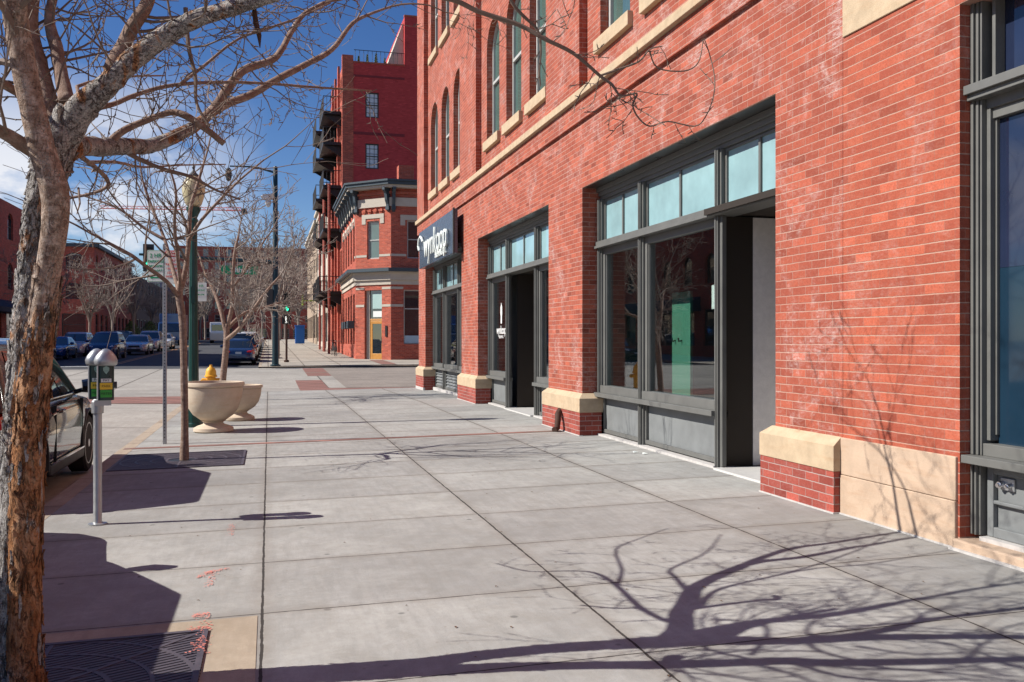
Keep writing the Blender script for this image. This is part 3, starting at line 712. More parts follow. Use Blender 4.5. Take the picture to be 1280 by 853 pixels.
G_ = MB(); G_.box(x0 + .2, 5.12, -.1, y1 - .08, 3.2, 4.6); G_.build('backing', M['dark'], S1)
st_ = MB(); st_.box(XF - .05, 5.0, -.2, y1 + .02, -.2, .07); st_.build('stone_step', M['sand2'], B, bevel=.012)
st_ = MB(); st_.box(XF - .075, XF - .05, -.2, y1 + .02, -.1, .012); st_.box(x0 + .0, x0 + .1, -.2, y1 - .09, .07, .098); build_split(st_, 'sealant_line', M['caulk'], B)
# small silver double valve plate on the panel
fd = thing('valve_plate', 'silver plate with two round valves on the grey panel under the nearest window', 'valve plate', (x0 + .1, y1 - .235, .475))
k = MB(); k.box(-.016, -.0, -.075, .045, -.042, .042); k.build('plate', M['galv'], fd, bevel=.004)
for dy, rr in ((.03, .024), (-.04, .017)):
    k = MB(); k.cyl((-.016, dy, -.005), (-.045, dy, -.008), rr, 14); k.cyl((-.045, dy, -.008), (-.06, dy, -.01), rr * .6, 12); k.tube([(-.052, dy - .022, -.01), (-.052, dy + .022, -.01)], .005, 6); k.build('valve', M['chrome'], fd)

# ---- rusty downspout elbow at the second pier
k = MB(); k.tube([(XF - .075, 14.25, .30), (XF - .12, 14.2, .30), (XF - .16, 14.13, .27), (XF - .175, 14.08, .18), (XF - .2, 14.05, .05), (XF - .26, 14.0, .025)], [.04, .045, .05, .05, .048, .05], 12); k.cyl((XF - .07, 14.26, .30), (XF - .1, 14.24, .30), .06, 12)
tag(k.build('drain_pipe', M['rust'], smooth=True), 'rusty bent drain pipe coming out of the brick pier base onto the walk', 'pipe')
# ---- shop sign over the farthest bay
sg = thing('shop_sign', 'blue-grey metal shop sign with raised white Wynkoop lettering over the farthest bay', 'sign', (0, 0, 0))
k = MB(); k.box(4.42, 4.52, 22.35, 27.75, 3.62, 4.72); k.build('sign_panel', M['signpanel'], sg, bevel=.01)
k = MB(); k.box(4.40, 4.44, 22.33, 22.42, 3.6, 4.74); k.box(4.46, 4.66, 22.6, 22.7, 3.8, 3.9); k.box(4.46, 4.66, 27.3, 27.4, 3.8, 3.9); k.box(4.52, XF, 22.4, 27.7, 3.62, 3.66); k.build('bracket', M['greyd'], sg)
text_mesh('lettering', 'wynkoop', 1.02, M['swhite'], face_matrix((4.37, 24.75, 4.17), (0, -1, 0), (0, 0, 1)), sg, .022, sx=.93, bold=-.004)
k = MB(); k.tube([(4.37, 27.45, 4.15), (4.37, 27.6, 4.3), (4.37, 27.5, 4.5), (4.37, 27.25, 4.55), (4.37, 27.0, 4.48), (4.37, 26.8, 4.35)], .035, 6); k.build('flourish', M['swhite'], sg)
text_mesh('lettering', 'BREWING CO.', .24, M['swhite'], face_matrix((4.39, 24.0, 3.78), (0, -1, 0), (0, 0, 1)), sg, .02, bold=.006)
# ================================================================== CORNER BUILDING (chamfered)
Y0, CH = 54.0, 1.88; XB = 5.05; g0 = .33
CB = thing('corner_building', 'small two-storey red brick corner building with bracketed cornice and chamfered yellow-door entry', 'building', (0, 0, 0))
# three faces: south (faces camera), chamfer, west (street)
SO = ((XB + CH, Y0, 0), (1, 0, 0), (0, 1, 0)); u2 = 1 / math.sqrt(2)
CHF = ((XB, Y0 + CH, 0), (u2, -u2, 0), (u2, u2, 0)); CL = CH * math.sqrt(2)
WE = ((XB, Y0 + CH, 0), (0, 1, 0), (1, 0, 0)); WL = 66.0 - Y0 - CH
zt, zm = 10.7, 5.55
w = MB(); 
panel(w, *SO, 0, 9, g0 - .6, 5.1, [(.75, 3.05, g0 + .92, 4.45, 0)], .3)
panel(w, *SO, 0, 9, 5.1, zt, [(.95, 1.95, 6.3, 8.55, 0), (4.2, 5.2, 6.3, 8.55, 0)], .3)
panel(w, *WE, 0, WL, g0 - .6, 5.1, [(.6 + i * 1.95, 1.75 + i * 1.95, g0 + .9, 4.3, 0) for i in range(5)], .3)
panel(w, *WE, 0, WL, 5.1, zt, [(.65 + i * 1.95, 1.65 + i * 1.95, 6.3, 8.55, 0) for i in range(5)], .3)
w.box(XB + CH + 9 - .3, 15.7, Y0 + .3, 66, g0 - .6, zt)
w.build('wall', M['brick_far'], CB)
w = MB(); panel(w, *CHF, 0, CL, g0 - .6, 5.1, [(.68, 1.98, g0, 4.45, 0)], .35); panel(w, *CHF, 0, CL, 5.1, zt, [(.88, 1.78, 6.3, 8.55, 0)], .3); w.build('chamfer_wall', M['brick_cham'], CB)
def along(mb, dz0, dz1, out, inn=.1):
    """a moulding running round the three faces"""
    pts = [(XB, 66.0), (XB, Y0 + CH), (XB + CH, Y0), (XB + CH + 9.2, Y0)]
    def off(o):
        k = o * math.tan(R(22.5)); return [(XB - o, 66.0), (XB - o, Y0 + CH - k), (XB + CH - k, Y0 - o), (XB + CH + 9.2, Y0 - o)]
    A, Bp = off(out), off(-inn)
    for i in range(3):
        mb.prism([(*A[i], dz0), (*A[i + 1], dz0), (*Bp[i + 1], dz0), (*Bp[i], dz0)], (0, 0, dz1 - dz0))
c = MB(); along(c, 10.55, 10.72, .62); along(c, 10.73, 10.84, .70); c.build('cornice', M['cornice'], CB)
c = MB(); along(c, 10.40, 10.545, .5); along(c, 9.35, 9.85, .10); c.build('cornice_board', M['pale'], CB)
c = MB(); along(c, 10.08, 10.2, .12); c.build('dentil_course', M['brick_cham'], CB)
br = MB()
def bracket(mb, O, U, IN, u):
    O, U, IN = Vector(O), Vector(U), Vector(IN); o = O + U * (u - .09)
    prof = [(.02, 9.0), (-.16, 9.1), (-.18, 9.45), (-.30, 9.7), (-.36, 10.1), (-.56, 10.25), (-.56, 10.395), (.02, 10.395)]
    mb.prism([o + IN * a + Vector((0, 0, z)) for a, z in prof], U * .18)
    mb.obox(o + U * -.03 + IN * -.2 + Vector((0, 0, 9.12)), U * .24, IN * .18, (0, 0, .2))
for O_, us in ((SO, (.14, 1.0 * 4.3, 8.6)), (CHF, (.14, CL - .14)), (WE, [.2 + i * 1.62 for i in range(7)])):
    for u in us:
        k = MB(); bracket(k, *O_, u); k.build('cornice_bracket', M['cornice'], CB)
c = MB(); along(c, 5.02, 5.42, .16); along(c, 5.42, 5.5, .26); along(c, 4.75, 5.015, .06); c.build('belt_course', M['pale'], CB)
c = MB(); along(c, 5.505, 5.7, .5); c.build('belt_cornice', M['cornice'], CB)
c = MB()
for (O_, U_, I_), rng_ in ((SO, [(.55, 2.35, 8.35, 8.85), (3.8, 5.6, 8.35, 8.85)]), (CHF, [(.5, 2.15, 8.5, 8.95)]), (WE, [(.45 + i * 1.95, 1.85 + i * 1.95, 8.5, 8.9) for i in range(5)])):
    O_, U_, I_ = Vector(O_), Vector(U_), Vector(I_)
    for (a, b, z0, z1) in rng_:
        m_ = (a + b) / 2; c.obox(O_ + U_ * a + Vector((0, 0, z0 + .2)) - I_ * .04, U_ * (b - a), I_ * .08, (0, 0, z1 - z0 - .2))
        for q in (a, b - .28): c.obox(O_ + U_ * q + Vector((0, 0, z0 - .12)) - I_ * .036, U_ * .28, I_ * .08, (0, 0, .315))
    L = {0: 9}.get(0)
for (O_, U_, I_), spans in ((SO, [(0, .9), (2.0, 4.15), (5.25, 9)]), (CHF, [(0.05, .85), (1.8, CL - .05)]), (WE, [(0, .62)])):
    O_, U_, I_ = Vector(O_), Vector(U_), Vector(I_)
    for (a, b) in spans: c.obox(O_ + U_ * a + Vector((0, 0, 6.42)) - I_ * .02, U_ * (b - a), I_ * .05, (0, 0, .13))
for (O_, U_, I_), spans in ((SO, [(0, .72), (3.1, 9)]), (CHF, [(0.02, .66), (2.0, CL - .02)])):
    O_, U_, I_ = Vector(O_), Vector(U_), Vector(I_)
    for (a, b) in spans:
        for z in (3.45, 4.48): c.obox(O_ + U_ * a + Vector((0, 0, z)) - I_ * .02, U_ * (b - a), I_ * .05, (0, 0, .14))
build_split(c, 'stone_trim', M['pale'], CB)
fo = window_unit(CB, *SO, .75, 3.05, g0 + .92, 4.45, 0, .12, .07, ('wframe', 'glassd'), None); 
k = MB(); k.box(XB + CH + .75 + 1.13, XB + CH + .75 + 1.17, Y0 + .1, Y0 + .15, g0 + 1.4, 4.4); k.box(XB + CH + .8, XB + CH + 3.0, Y0 + .1, Y0 + .15, 3.3, 3.36); k.build('muntin', M['wframe'], fo)
k = MB(); k.box(XB + CH + .8, XB + CH + 3.0, Y0 + .09, Y0 + .155, g0 + .97, g0 + 1.42); k.build('window_strip', m_simple('pale_blue_film', (.33, .45, .55), .5), fo)
for a in (.95, 4.2): window_unit(CB, *SO, a, a + 1.0, 6.3, 8.55, 0, .12, .08, ('wframe', 'glassd'), .5)
window_unit(CB, *CHF, .88, 1.78, 6.3, 8.55, 0, .12, .08, ('wframe', 'glassg'), .5)
for i in range(5):
    window_unit(CB, *WE, .65 + i * 1.95, 1.65 + i * 1.95, 6.3, 8.55, 0, .12, .08, ('wframe', 'glassd'), .5)
    window_unit(CB, *WE, .6 + i * 1.95, 1.75 + i * 1.95, g0 + .9, 4.3, 0, .12, .08, ('wframe', 'glassd'), .7)
# yellow door in the chamfer
O_, U_, I_ = Vector(CHF[0]), Vector(CHF[1]), Vector(CHF[2])
def cb(mb, u0, u1, z0, z1, d0, d1): mb.obox(O_ + U_ * u0 + I_ * d0 + Vector((0, 0, z0)), U_ * (u1 - u0), I_ * (d1 - d0), (0, 0, z1 - z0))
k = MB(); 
for a in [(1.0, 1.12, g0, g0 + 2.3), (1.80, 1.92, g0, g0 + 2.3), (1.12, 1.80, g0, g0 + .35), (1.12, 1.80, g0 + 2.12, g0 + 2.3), (.93, .99, g0, g0 + 2.38), (1.93, 1.975, g0, g0 + 2.38), (.93, 1.975, g0 + 2.31, g0 + 2.42)]: cb(k, *a, .2, .26)
d_ = k.build('door', M['wood'], CB, bevel=.01); k = MB(); cb(k, 1.12, 1.80, g0 + .35, g0 + 2.12, .22, .24); k.build('glass', M['glassd'], d_)
k = MB(); cb(k, 1.83, 1.87, g0 + .95, g0 + 1.35, .15, .2); k.build('handle', M['black'], d_)
k = MB(); cb(k, .68, .93, g0, 4.45, .18, .25); k.build('side_panel', M['pale'], CB)
k = MB(); cb(k, .93, 1.98, g0 + 2.42, 4.45, .24, .28); k.build('transom_glass', M['glassd'], CB)
k = MB(); cb(k, 1.15, 1.95, 3.35, 4.3, .18, .21); k.build('hanging_sign', m_simple('pale_teal_sign', (.35, .5, .48), .5), CB); k = MB(); cb(k, 1.2, 1.85, 2.85, 3.2, .16, .2); k.build('hanging_sign', M['swhite'], CB)
k = MB(); cb(k, 2.25, 2.4, g0 + 1.35, g0 + 2.0, -.04, -.0); k.build('door_plaque', M['black'], CB)
k = MB()
for i in range(9): cb(k, .7 + i * .0, .7, 0, 0, 0, 0) if False else None
for i in range(4): cb(k, .62 + i * .42, .78 + i * .42, 9.0, 9.25, -.06, .0); cb(k, .58 + i * .42, .82 + i * .42, 9.08, 9.22, -.1, .0)
k.build('brick_corbel', M['brick_cham'], CB)
k = MB(); k.box(XB + .5, 15.6, Y0 + 1.5, 66, zt - .1, zt); k.build('roof', M['roof'], CB)
k = MB(); k.box(7.4, 8.3, Y0 + .1, Y0 + .9, zt + .12, zt + 1.1) ; k.build('chimney', M['brick_cham'], CB)
for i in range(3):
    k = MB(); k.box(XB - .42, XB - .02, Y0 + CH + .7 + i * 1.95, Y0 + CH + 1.75 + i * 1.95, 2.2, 2.65); fb = k.build('flower_box', M['cornice'], CB, bevel=.02)

# ================================================================== TALL RED BUILDING behind it
TB = thing('apartment_building', 'tall dark-red painted brick apartment block with steel balconies and a roof terrace', 'building', (0, 0, 0))
X0, X1t, Ya, Yb = XB, 26, 66.0, 80.0; ZT = 21.2
w = MB()
panel(w, (X0, Ya, 0), (1, 0, 0), (0, 1, 0), .75, 4.4, 5, 16.2, [(1.6, 2.55, 13.7, 15.5, 0)], .25); panel(w, (X0, Ya, 0), (1, 0, 0), (0, 1, 0), .75, 4.4, 16.2, ZT, [(1.6, 2.55, 17.35, 19.15, 0)], .25)
w.box(X0 + 4.4, X1t, Ya, Ya + .3, 5, ZT + 3.6); w.box(X0 + 4.4, X0 + 4.7, Ya + .3, Yb, ZT, ZT + 3.6); w.box(X1t - .3, X1t, Ya + .3, Yb, 0, ZT + 3.6); w.box(X0 + 4.7, X1t - .3, Yb - .3, Yb, 0, ZT + 3.6)
w.box(X0 + .75, X0 + 6, Ya + .3, Ya + .6, 5, ZT - .9) if False else None
w.build('wall', M['brick_paint'], TB)
w = MB(); w.box(X0 - .03, X0 + .75, Ya - .04, Ya + .5, 0, ZT + .5)
ops = []
for i in range(4):
    for z in (5.4, 9.9, 13.0, 16.1): pass
for (z0, z1, za, zb) in ((0, 5.0, 1.2, 4.2), (5.0, 9.5, 5.5, 8.0), (9.5, 12.6, 9.9, 12.0), (12.6, 15.7, 13.0, 15.1), (15.7, 18.6, 16.0, 18.0), (18.6, ZT, 18.9, 20.6)):
    panel(w, (X0 + .05, Ya, 0), (0, 1, 0), (1, 0, 0), .5, Yb - Ya, z0, z1, [(1.2 + i * 3.3, 2.7 + i * 3.3, za, zb, 0) for i in range(4)], .3)
for yy in (Ya + 3.6, Ya + 7.0, Ya + 10.2): w.box(X0 - .1, X0 + .05, yy - .35, yy + .35, 0, ZT + .6)
w.build('street_wall', M['brick_far'], TB)
for (za, zb) in ((1.2, 4.2), (5.5, 8.0), (9.9, 12.0), (13.0, 15.1), (16.0, 18.0), (18.9, 20.6)):
    for i in range(4): window_unit(TB, (X0 + .05, Ya, 0), (0, 1, 0), (1, 0, 0), 1.2 + i * 3.3, 2.7 + i * 3.3, za, zb, 0, .12, .08, ('greyd', 'glassd'), .6)
for z in (13.7, 17.35): window_unit(TB, (X0, Ya, 0), (1, 0, 0), (0, 1, 0), 1.6, 2.55, z, z + 1.8, 0, .08, .09, ('greyd', 'lens'), .5, (3, 5))
k = MB(); k.box(X0 + .3, X1t - .3, Ya + .5, Yb - .3, ZT - 1.0, ZT - .85); k.box(X0 + 4.7, X1t, Ya + .3, Yb, ZT + 3.4, ZT + 3.55); k.build('roof', M['roof'], TB)
k = MB(); k.box(X0 + .75, X0 + 4.4, Ya - .05, Ya + .32, ZT + .002, ZT + .1); k.box(X0 + 4.37, X1t, Ya - .05, Ya + .32, ZT + 3.602, ZT + 3.7); k.build('coping', M['brick_far'], TB)
rl = MB(); 
for i in range(12): rl.cyl((X0 + .9 + i * .3, Ya + .15, ZT + .1), (X0 + .9 + i * .3, Ya + .15, ZT + .95), .015, 4)
rl.cyl((X0 + .8, Ya + .15, ZT + .95), (X0 + 4.4, Ya + .15, ZT + .95), .025, 6); rl.build('railing', M['black'], TB)
k = MB(); k.prism([(X0 + 4.4, Ya + .5, ZT + .1), (X0 + 3.2, Ya + .5, ZT + .1), (X0 + 4.35, Ya + .5, ZT + 3.3)], (0, 5, 0)); k.build('sloping_glazing', M['pale'], TB)
k = MB(); k.box(X0 + .75, X0 + 4.4, Ya - .02, Ya, 16.1, 16.3); k.box(X0 + .75, X0 + 4.4, Ya - .02, Ya, 20.2, 20.35); build_split(k, 'brick_band', m_simple('dark_red_band', (.20, .03, .035), .9, var=.4), TB)
def balcony(par, y0, y1, z, dep, x=None):
    x = X0 if x is None else x
    b = MB(); b.box(x - dep, x - .02, y0, y1, z - .22, z); 
    for yy in (y0 + .3, y1 - .5): b.prism([(x - .02, yy, z - .23), (x - dep + .1, yy, z - .23), (x - .02, yy, z - 1.0)], (0, .12, 0))
    o = b.build('balcony', M['black'], par)
    b = MB(); n = int((y1 - y0) / .3)
    for i in range(n + 1): yy = lerp(y0 + .02, y1 - .02, i / n); b.cyl((x - dep + .03, yy, z), (x - dep + .03, yy, z + 1.05), .016, 4)
    for yy in (y0 + .02, y1 - .02):
        for i in range(1, 5): xx = x - dep * i / 5; b.cyl((xx, yy, z), (xx, yy, z + 1.05), .016, 4)
        b.cyl((x, yy, z + 1.05), (x - dep, yy, z + 1.05), .03, 5)
    b.cyl((x - dep + .03, y0, z + 1.05), (x - dep + .03, y1, z + 1.05), .03, 5)
    b.build('railing', M['black'], o); return o
for z in (5.0, 9.5, 12.6, 15.7, 17.9): balcony(TB, Ya + 1.0, Ya + 6.2, z, 1.3 if z > 9.4 else 1.6); balcony(TB, Ya + 7.6, Ya + 12.8, z, 1.5)
k = MB()
for yy in (Ya + .8, Ya + 6.4, Ya + 7.3, Ya + 13): k.cyl((X0 - .9, yy, rise(yy)), (X0 - .9, yy, 12.6), .09, 8)
build_split(k, 'balcony_post', M['brick_dull'], TB)
# terrace plants
rng = random.Random(5)
def shrub(name, mat, h, wd, n, seed, leaf=.05, cone=False):
    rg = random.Random(seed); b = MB()
    for i in range(n):
        t = rg.random(); z = t * h; rr = wd * ((1 - t) if cone else math.sin(PI * (.15 + .8 * t))) * math.sqrt(rg.random()) ; a = rg.random() * 2 * PI
        c_ = Vector((rr * math.cos(a), rr * math.sin(a), z)); d1 = Vector((rg.gauss(0, 1), rg.gauss(0, 1), rg.gauss(0, 1))).normalized(); d2 = d1.orthogonal().normalized()
        b.add([c_ - d1 * leaf, c_ - d2 * leaf * .4, c_ + d1 * leaf, c_ + d2 * leaf * .4], [(0, 1, 2, 3)])
    b.tube([(0, 0, 0), (0, 0, h * .8)], [.02, .005], 5)
    return b
for i in range(5):
    b = shrub('x', None, 1.0, .3, 300, i, .09, True); o = b.build('potted_conifer', M['leaf']); o.location = (X0 + 1.2 + i * .62, Ya + .75, ZT - .83)
    o.scale = (1, 1, 1.5 + .15 * (i % 3)); tag(o, ['first small conifer from the left behind the roof terrace rail', 'second small conifer from the left behind the roof terrace rail', 'middle small conifer behind the roof terrace rail', 'fourth small conifer from the left behind the roof terrace rail', 'small conifer nearest the sloping glazing on the roof terrace'][i], 'plant', 'conifers on the roof terrace')

# ================================================================== PALE BUILDINGS further along
def simple_block(name, label, x0, x1, y0, y1, z1, mat, wmat='glassd', side='W', storeys=4, ncol=8, gf=4.2, seed=0, face2=None, cornice=None, rs=0, frame='wframe', ww=.5):
    g = rise((y0 + y1) / 2) - .3
    T = thing(name, label, 'building', (0, 0, 0)); w = MB()
    fl = [(g, gf + g)] + [(gf + g + i * (z1 - gf - g) / (storeys - 1), gf + g + (i + 1) * (z1 - gf - g) / (storeys - 1)) for i in range(storeys - 1)]
    faces = []
    if 'W' in side: faces.append(((x0, y0, 0), (0, 1, 0), (1, 0, 0), y1 - y0, ncol))
    if 'E' in side: faces.append(((x1, y0, 0), (0, 1, 0), (-1, 0, 0), y1 - y0, ncol))
    if 'S' in side: faces.append(((x0, y0, 0), (1, 0, 0), (0, 1, 0), x1 - x0, face2 or max(2, int((x1 - x0) / 3.5))))
    if 'N' in side: faces.append(((x0, y1, 0), (1, 0, 0), (0, -1, 0), x1 - x0, face2 or max(2, int((x1 - x0) / 3.5))))
    for (O_, U_, I_, L, n) in faces:
        for fi, (za, zb) in enumerate(fl):
            h = zb - za; pitch = L / n; ops = []
            for i in range(n):
                u = pitch * (i + .5); hw = pitch * (ww if fi else min(.8, ww * 1.45)) / 2
                a0, a1 = (za + h * .26, zb - h * .2 - rs) if fi else (za + .8, zb - .8)
                ops.append((u - hw, u + hw, a0, a1, rs if fi else 0))
            panel(w, O_, U_, I_, 0, L, za, zb, ops, .25)
            for (a, b, c_, d_, r_) in ops: window_unit(T, O_, U_, I_, a, b, c_, d_, r_, .14, .09, (frame, wmat), .5)
    if 'W' not in side: w.box(x0, x0 + .3, y0 + .3, y1 - .3, g, z1 - .01)
    if 'E' not in side: w.box(x1 - .3, x1, y0 + .3, y1 - .3, g, z1 - .01)
    if 'S' not in side: w.box(x0, x1, y0, y0 + .3, g, z1 - .005)
    if 'N' not in side: w.box(x0, x1, y1 - .3, y1, g, z1 - .005)
    w.build('wall', mat, T)
    k = MB(); k.box(x0 + .05, x1 - .05, y0 + .05, y1 - .05, z1 - .45, z1 - .4); k.build('roof', M['roof'], T)
    if cornice:
        k = MB(); e = .35; k.box(x0 - e, x1 + e, y0 - e, y1 + e, z1, z1 + .3); k.box(x0 - .12, x1 + .12, y0 - .12, y1 + .12, z1 - .5, z1 - .002); k.build('cornice', cornice, T)
    return T
PB = simple_block('loft_building', 'pale stone loft building with projecting cornice beyond the balconies', XB, 24, 80.4, 101, 14.6, M['pale'], side='WS', storeys=4, ncol=7, cornice=M['pale'], ww=.55)
k = MB(); k.box(2.9, 3.0, 84.0, 86.3, 4.6, 5.6); k.box(3.0, XB, 84.9, 85.1, 5.0, 5.1)
lsn = tag(k.build('blade_sign', M['lime']), 'small lime green sign sticking out over the far walk', 'sign')
simple_block('loft_building', 'beige brick loft building last in the right-hand row', XB, 24, 101.6, 128, 14.2, m_simple('tan_brick', (.34, .26, .19), .9, var=.2), side='W', storeys=4, ncol=7, cornice=M['pale'])
simple_block('warehouse_building', 'tall brown-red apartment block closing the street behind the bare trees', -24, 12, 262, 290, 27, M['brick_dull'], side='S', storeys=7, ncol=8, face2=12, seed=3, ww=.45)
simple_block('warehouse_building', 'low slate-blue block in shade to the left of the street end', -52, -25.5, 245, 285, 16.5, m_simple('slate_render', (.13, .14, .2), .8), side='SE', storeys=4, ncol=6, face2=8)
simple_block('apartment_building', 'far grey apartment block seen through the tree crowns on the right', 14, 40, 190, 260, 22, m_simple('grey_render', (.25, .23, .22), .9), side='WS', storeys=6, ncol=10, face2=6)
# left side
LB = simple_block('warehouse_building', 'red brick warehouse with arched upper windows at the left edge', -40, -19.76, 53, 86, 12.3, M['brick_dull'], side='ES', storeys=3, ncol=9, rs=.45, ww=.42, frame='greyd')
k = MB(); k.box(-39, -19.7, 53.2, 75.5, 12.3, 15.0); k.box(-20.0, -19.55, 53, 75.6, 14.4, 14.9); k.box(-20.1, -19.5, 74.9, 75.9, 0, 15.6); k.build('parapet', M['brick_dull'], LB)
k = MB(); k.prism([(-19.7, 60, 3.9), (-19.7, 60, 4.6), (-18.3, 60, 3.9)], (0, 20, 0)); aw = k.build('awning', M['awning'], LB)
k = MB(); k.box(-19.75, -18.3, 60, 80, 3.55, 3.9); k.build('awning_valance', M['awning'], LB)
RB = simple_block('warehouse_building', 'low red brick warehouse with plain side wall behind the parked cars on the left', -42, -19.76, 116.8, 147, 12.4, M['brick_dull'], side='ES', storeys=3, ncol=9, face2=5, rs=.3, ww=.4, frame='greyd')
k = MB(); k.box(-19.9, -19.3, 116.5, 147, 12.4, 12.8); k.box(-42, -19.3, 116.45, 116.9, 12.4, 12.8); k.build('coping', M['cornice'], RB)
simple_block('warehouse_building', 'brown brick warehouse beyond the low red one on the left', -42, -19.76, 152, 215, 11.5, m_simple('brown_render', (.16, .11, .09), .9), side='E', storeys=3, ncol=14)
simple_block('warehouse_building', 'low brick building across the street, outside the left edge', -44, -24, -26, 22, 8.6, M['brick_dull'], side='E', storeys=2, ncol=12, ww=.4)

# tower crane far away
cr = thing('tower_crane', 'distant red tower crane with its long jib above the rooftops', 'crane', (0, 0, 0))
pA = P(282, 262, 420); 
k = MB(); zc = pA.z
u = Vector((-1, .15, 0)).normalized()
def truss(mb, a, b, s, n, r=.16):
    a, b = Vector(a), Vector(b); t = (b - a).normalized(); q = t.orthogonal().normalized() * s; q2 = t.cross(q).normalized() * s
    if abs(t.z) < .5: q = Vector((0, 0, s)); q2 = t.cross(q).normalized() * s * .7
    off = [q, q2 - q * .5, -q2 - q * .5]
    for o in off: mb.cyl(a + o, b + o, r, 4)
    for i in range(n):
        p0, p1 = a.lerp(b, i / n), a.lerp(b, (i + 1) / n)
        for j in range(3): mb.cyl(p0 + off[j], p1 + off[(j + 1) % 3], r * .6, 4)
truss(k, pA, pA + u * 55, .8, 26, .13); jib = k.build('jib', M['crane'], cr)
k = MB(); truss(k, pA, pA - u * 7, 1.0, 4); k.build('counter_jib', M['crane'], cr)
k = MB(); k.obox(pA - u * 7 + Vector((0, 0, -2)), -u * 2.4, (0, 1.5, 0), (0, 0, 2.6)); k.build('counterweight', M['greyd'], cr)
k = MB(); pM = P(243, 262, 420); truss(k, (pM.x, pM.y, 1), (pM.x, pM.y, zc - .9), .7, 20, .1); k.build('mast', M['crane'], cr)
k = MB(); k.box(pM.x - 1, pM.x + 1, pM.y - 2.8, pM.y - 1.0, zc - 3.2, zc - 1.0); k.build('cab', M['crane'], cr)
# ================================================================== STREET FURNITURE
def at(px, py, z_up=0, h=1.52):
    d = h * FPX / (py - HY); p = P(px, py, d); return p.x, p.y
# ---- double-headed parking meter
mx, my = at(122, 655, h=1.535); gz_ = walkz(mx, my)
pm = thing('parking_meter', 'double-headed parking meter on a steel post beside the kerb', 'parking meter', (mx, my, gz_), R(12))
k = MB(); k.lathe([(.075, 0), (.075, .012), (.04, .018), (.034, .03), (.034, 1.02)], (0, 0, 0), 20); k.build('post', M['galv'], pm, smooth=True)
k = MB(); k.lathe([(.04, .93), (.048, .935), (.048, 1.03), (.03, 1.05)], (0, 0, 0), 20); k.box(-.03, .10, -.09, .15, 1.0, 1.045); k.build('collar', M['galv'], pm, smooth=True)
def rbox(mb, x0, x1, y0, y1, z0, z1, r, n=4, top=1):
    pts = []
    for (cx_, cy_, a0) in ((x1 - r, y1 - r, 0), (x0 + r, y1 - r, 90), (x0 + r, y0 + r, 180), (x1 - r, y0 + r, 270)):
        for i in range(n + 1): a = R(a0 + 90 * i / n); pts.append((cx_ + r * math.cos(a), cy_ + r * math.sin(a)))
    mb.prism([(x, y, z0) for x, y in pts], (0, 0, z1 - z0))
for hi, (hx, hy) in enumerate(((.06, -.06), (-.0, .13))):
    k = MB(); rbox(k, hx - .062, hx + .062, hy - .055, hy + .055, 1.045, 1.335, .02); bd = k.build('meter_head', M['mgreen'], pm, smooth=True, bevel=.004)
    k = MB(); prof = [(1.33, .074, .068), (1.345, .088, .08), (1.375, .092, .082), (1.41, .078, .074), (1.445, .052, .06), (1.468, .025, .04), (1.474, .008, .01)]
    vs = []; n = 20
    for (z, rx, ry) in prof:
        for j in range(n): a = 2 * PI * j / n; cx_, sy_ = math.cos(a), math.sin(a); s_ = (abs(cx_) ** 3 + abs(sy_) ** 3) ** (-1 / 3); vs.append((hx + rx * cx_ * s_, hy + ry * sy_ * s_, z))
    fs = [(i * n + j, i * n + (j + 1) % n, (i + 1) * n + (j + 1) % n, (i + 1) * n + j) for i in range(len(prof) - 1) for j in range(n)] + [tuple(range(n))[::-1], tuple((len(prof) - 1) * n + j for j in range(n))]
    k.add(vs, fs); k.build('dome_cap', M['galv'], bd, smooth=True, ang=60)
    k = MB(); k.box(hx - .067, hx - .060, hy - .05, hy + .05, 1.05, 1.335); k.box(hx - .066, hx + .066, hy - .05, hy + .05, 1.17, 1.176) if False else None; k.build('edge_trim', M['galv'], bd)
    k = MB(); k.prism([(hx - .022, hy - .058, 1.29), (hx + .022, hy - .058, 1.29), (hx + .024, hy - .058, 1.315), (hx, hy - .058, 1.33), (hx - .024, hy - .058, 1.315)], (0, -.002, 0)); k.prism([(hx - .02, hy - .058, 1.288), (hx + .02, hy - .058, 1.288), (hx, hy - .058, 1.262)], (0, -.002, 0)); k.build('coin_window', m_simple('pale_dial', (.25, .42, .36), .3), bd)
    k = MB(); k.box(hx - .04, hx + .04, hy - .0585, hy - .0555, 1.195, 1.225); k.build('sticker', M['swhite'], bd)
    k = MB(); k.box(hx - .048, hx + .048, hy - .059, hy - .0555, 1.135, 1.19); k.build('sticker', M['ysticker'], bd)
    k = MB(); k.box(hx - .044, hx + .044, hy - .0585, hy - .0555, 1.07, 1.13); k.build('sticker', M['ygreen'], bd)
    k = MB(); k.cyl((hx + .06, hy, 1.17), (hx + .085, hy, 1.17), .028, 14); k.build('lock', M['greyd'], bd)
    for (s_, zc_) in (('PAY', 1.21), ('PARK', 1.162), ('METER', 1.10)): text_mesh('sticker_lettering', s_, .028, M['black'], face_matrix((hx, hy - .0598, zc_), (1, 0, 0), (0, 0, 1)), bd, .0003)

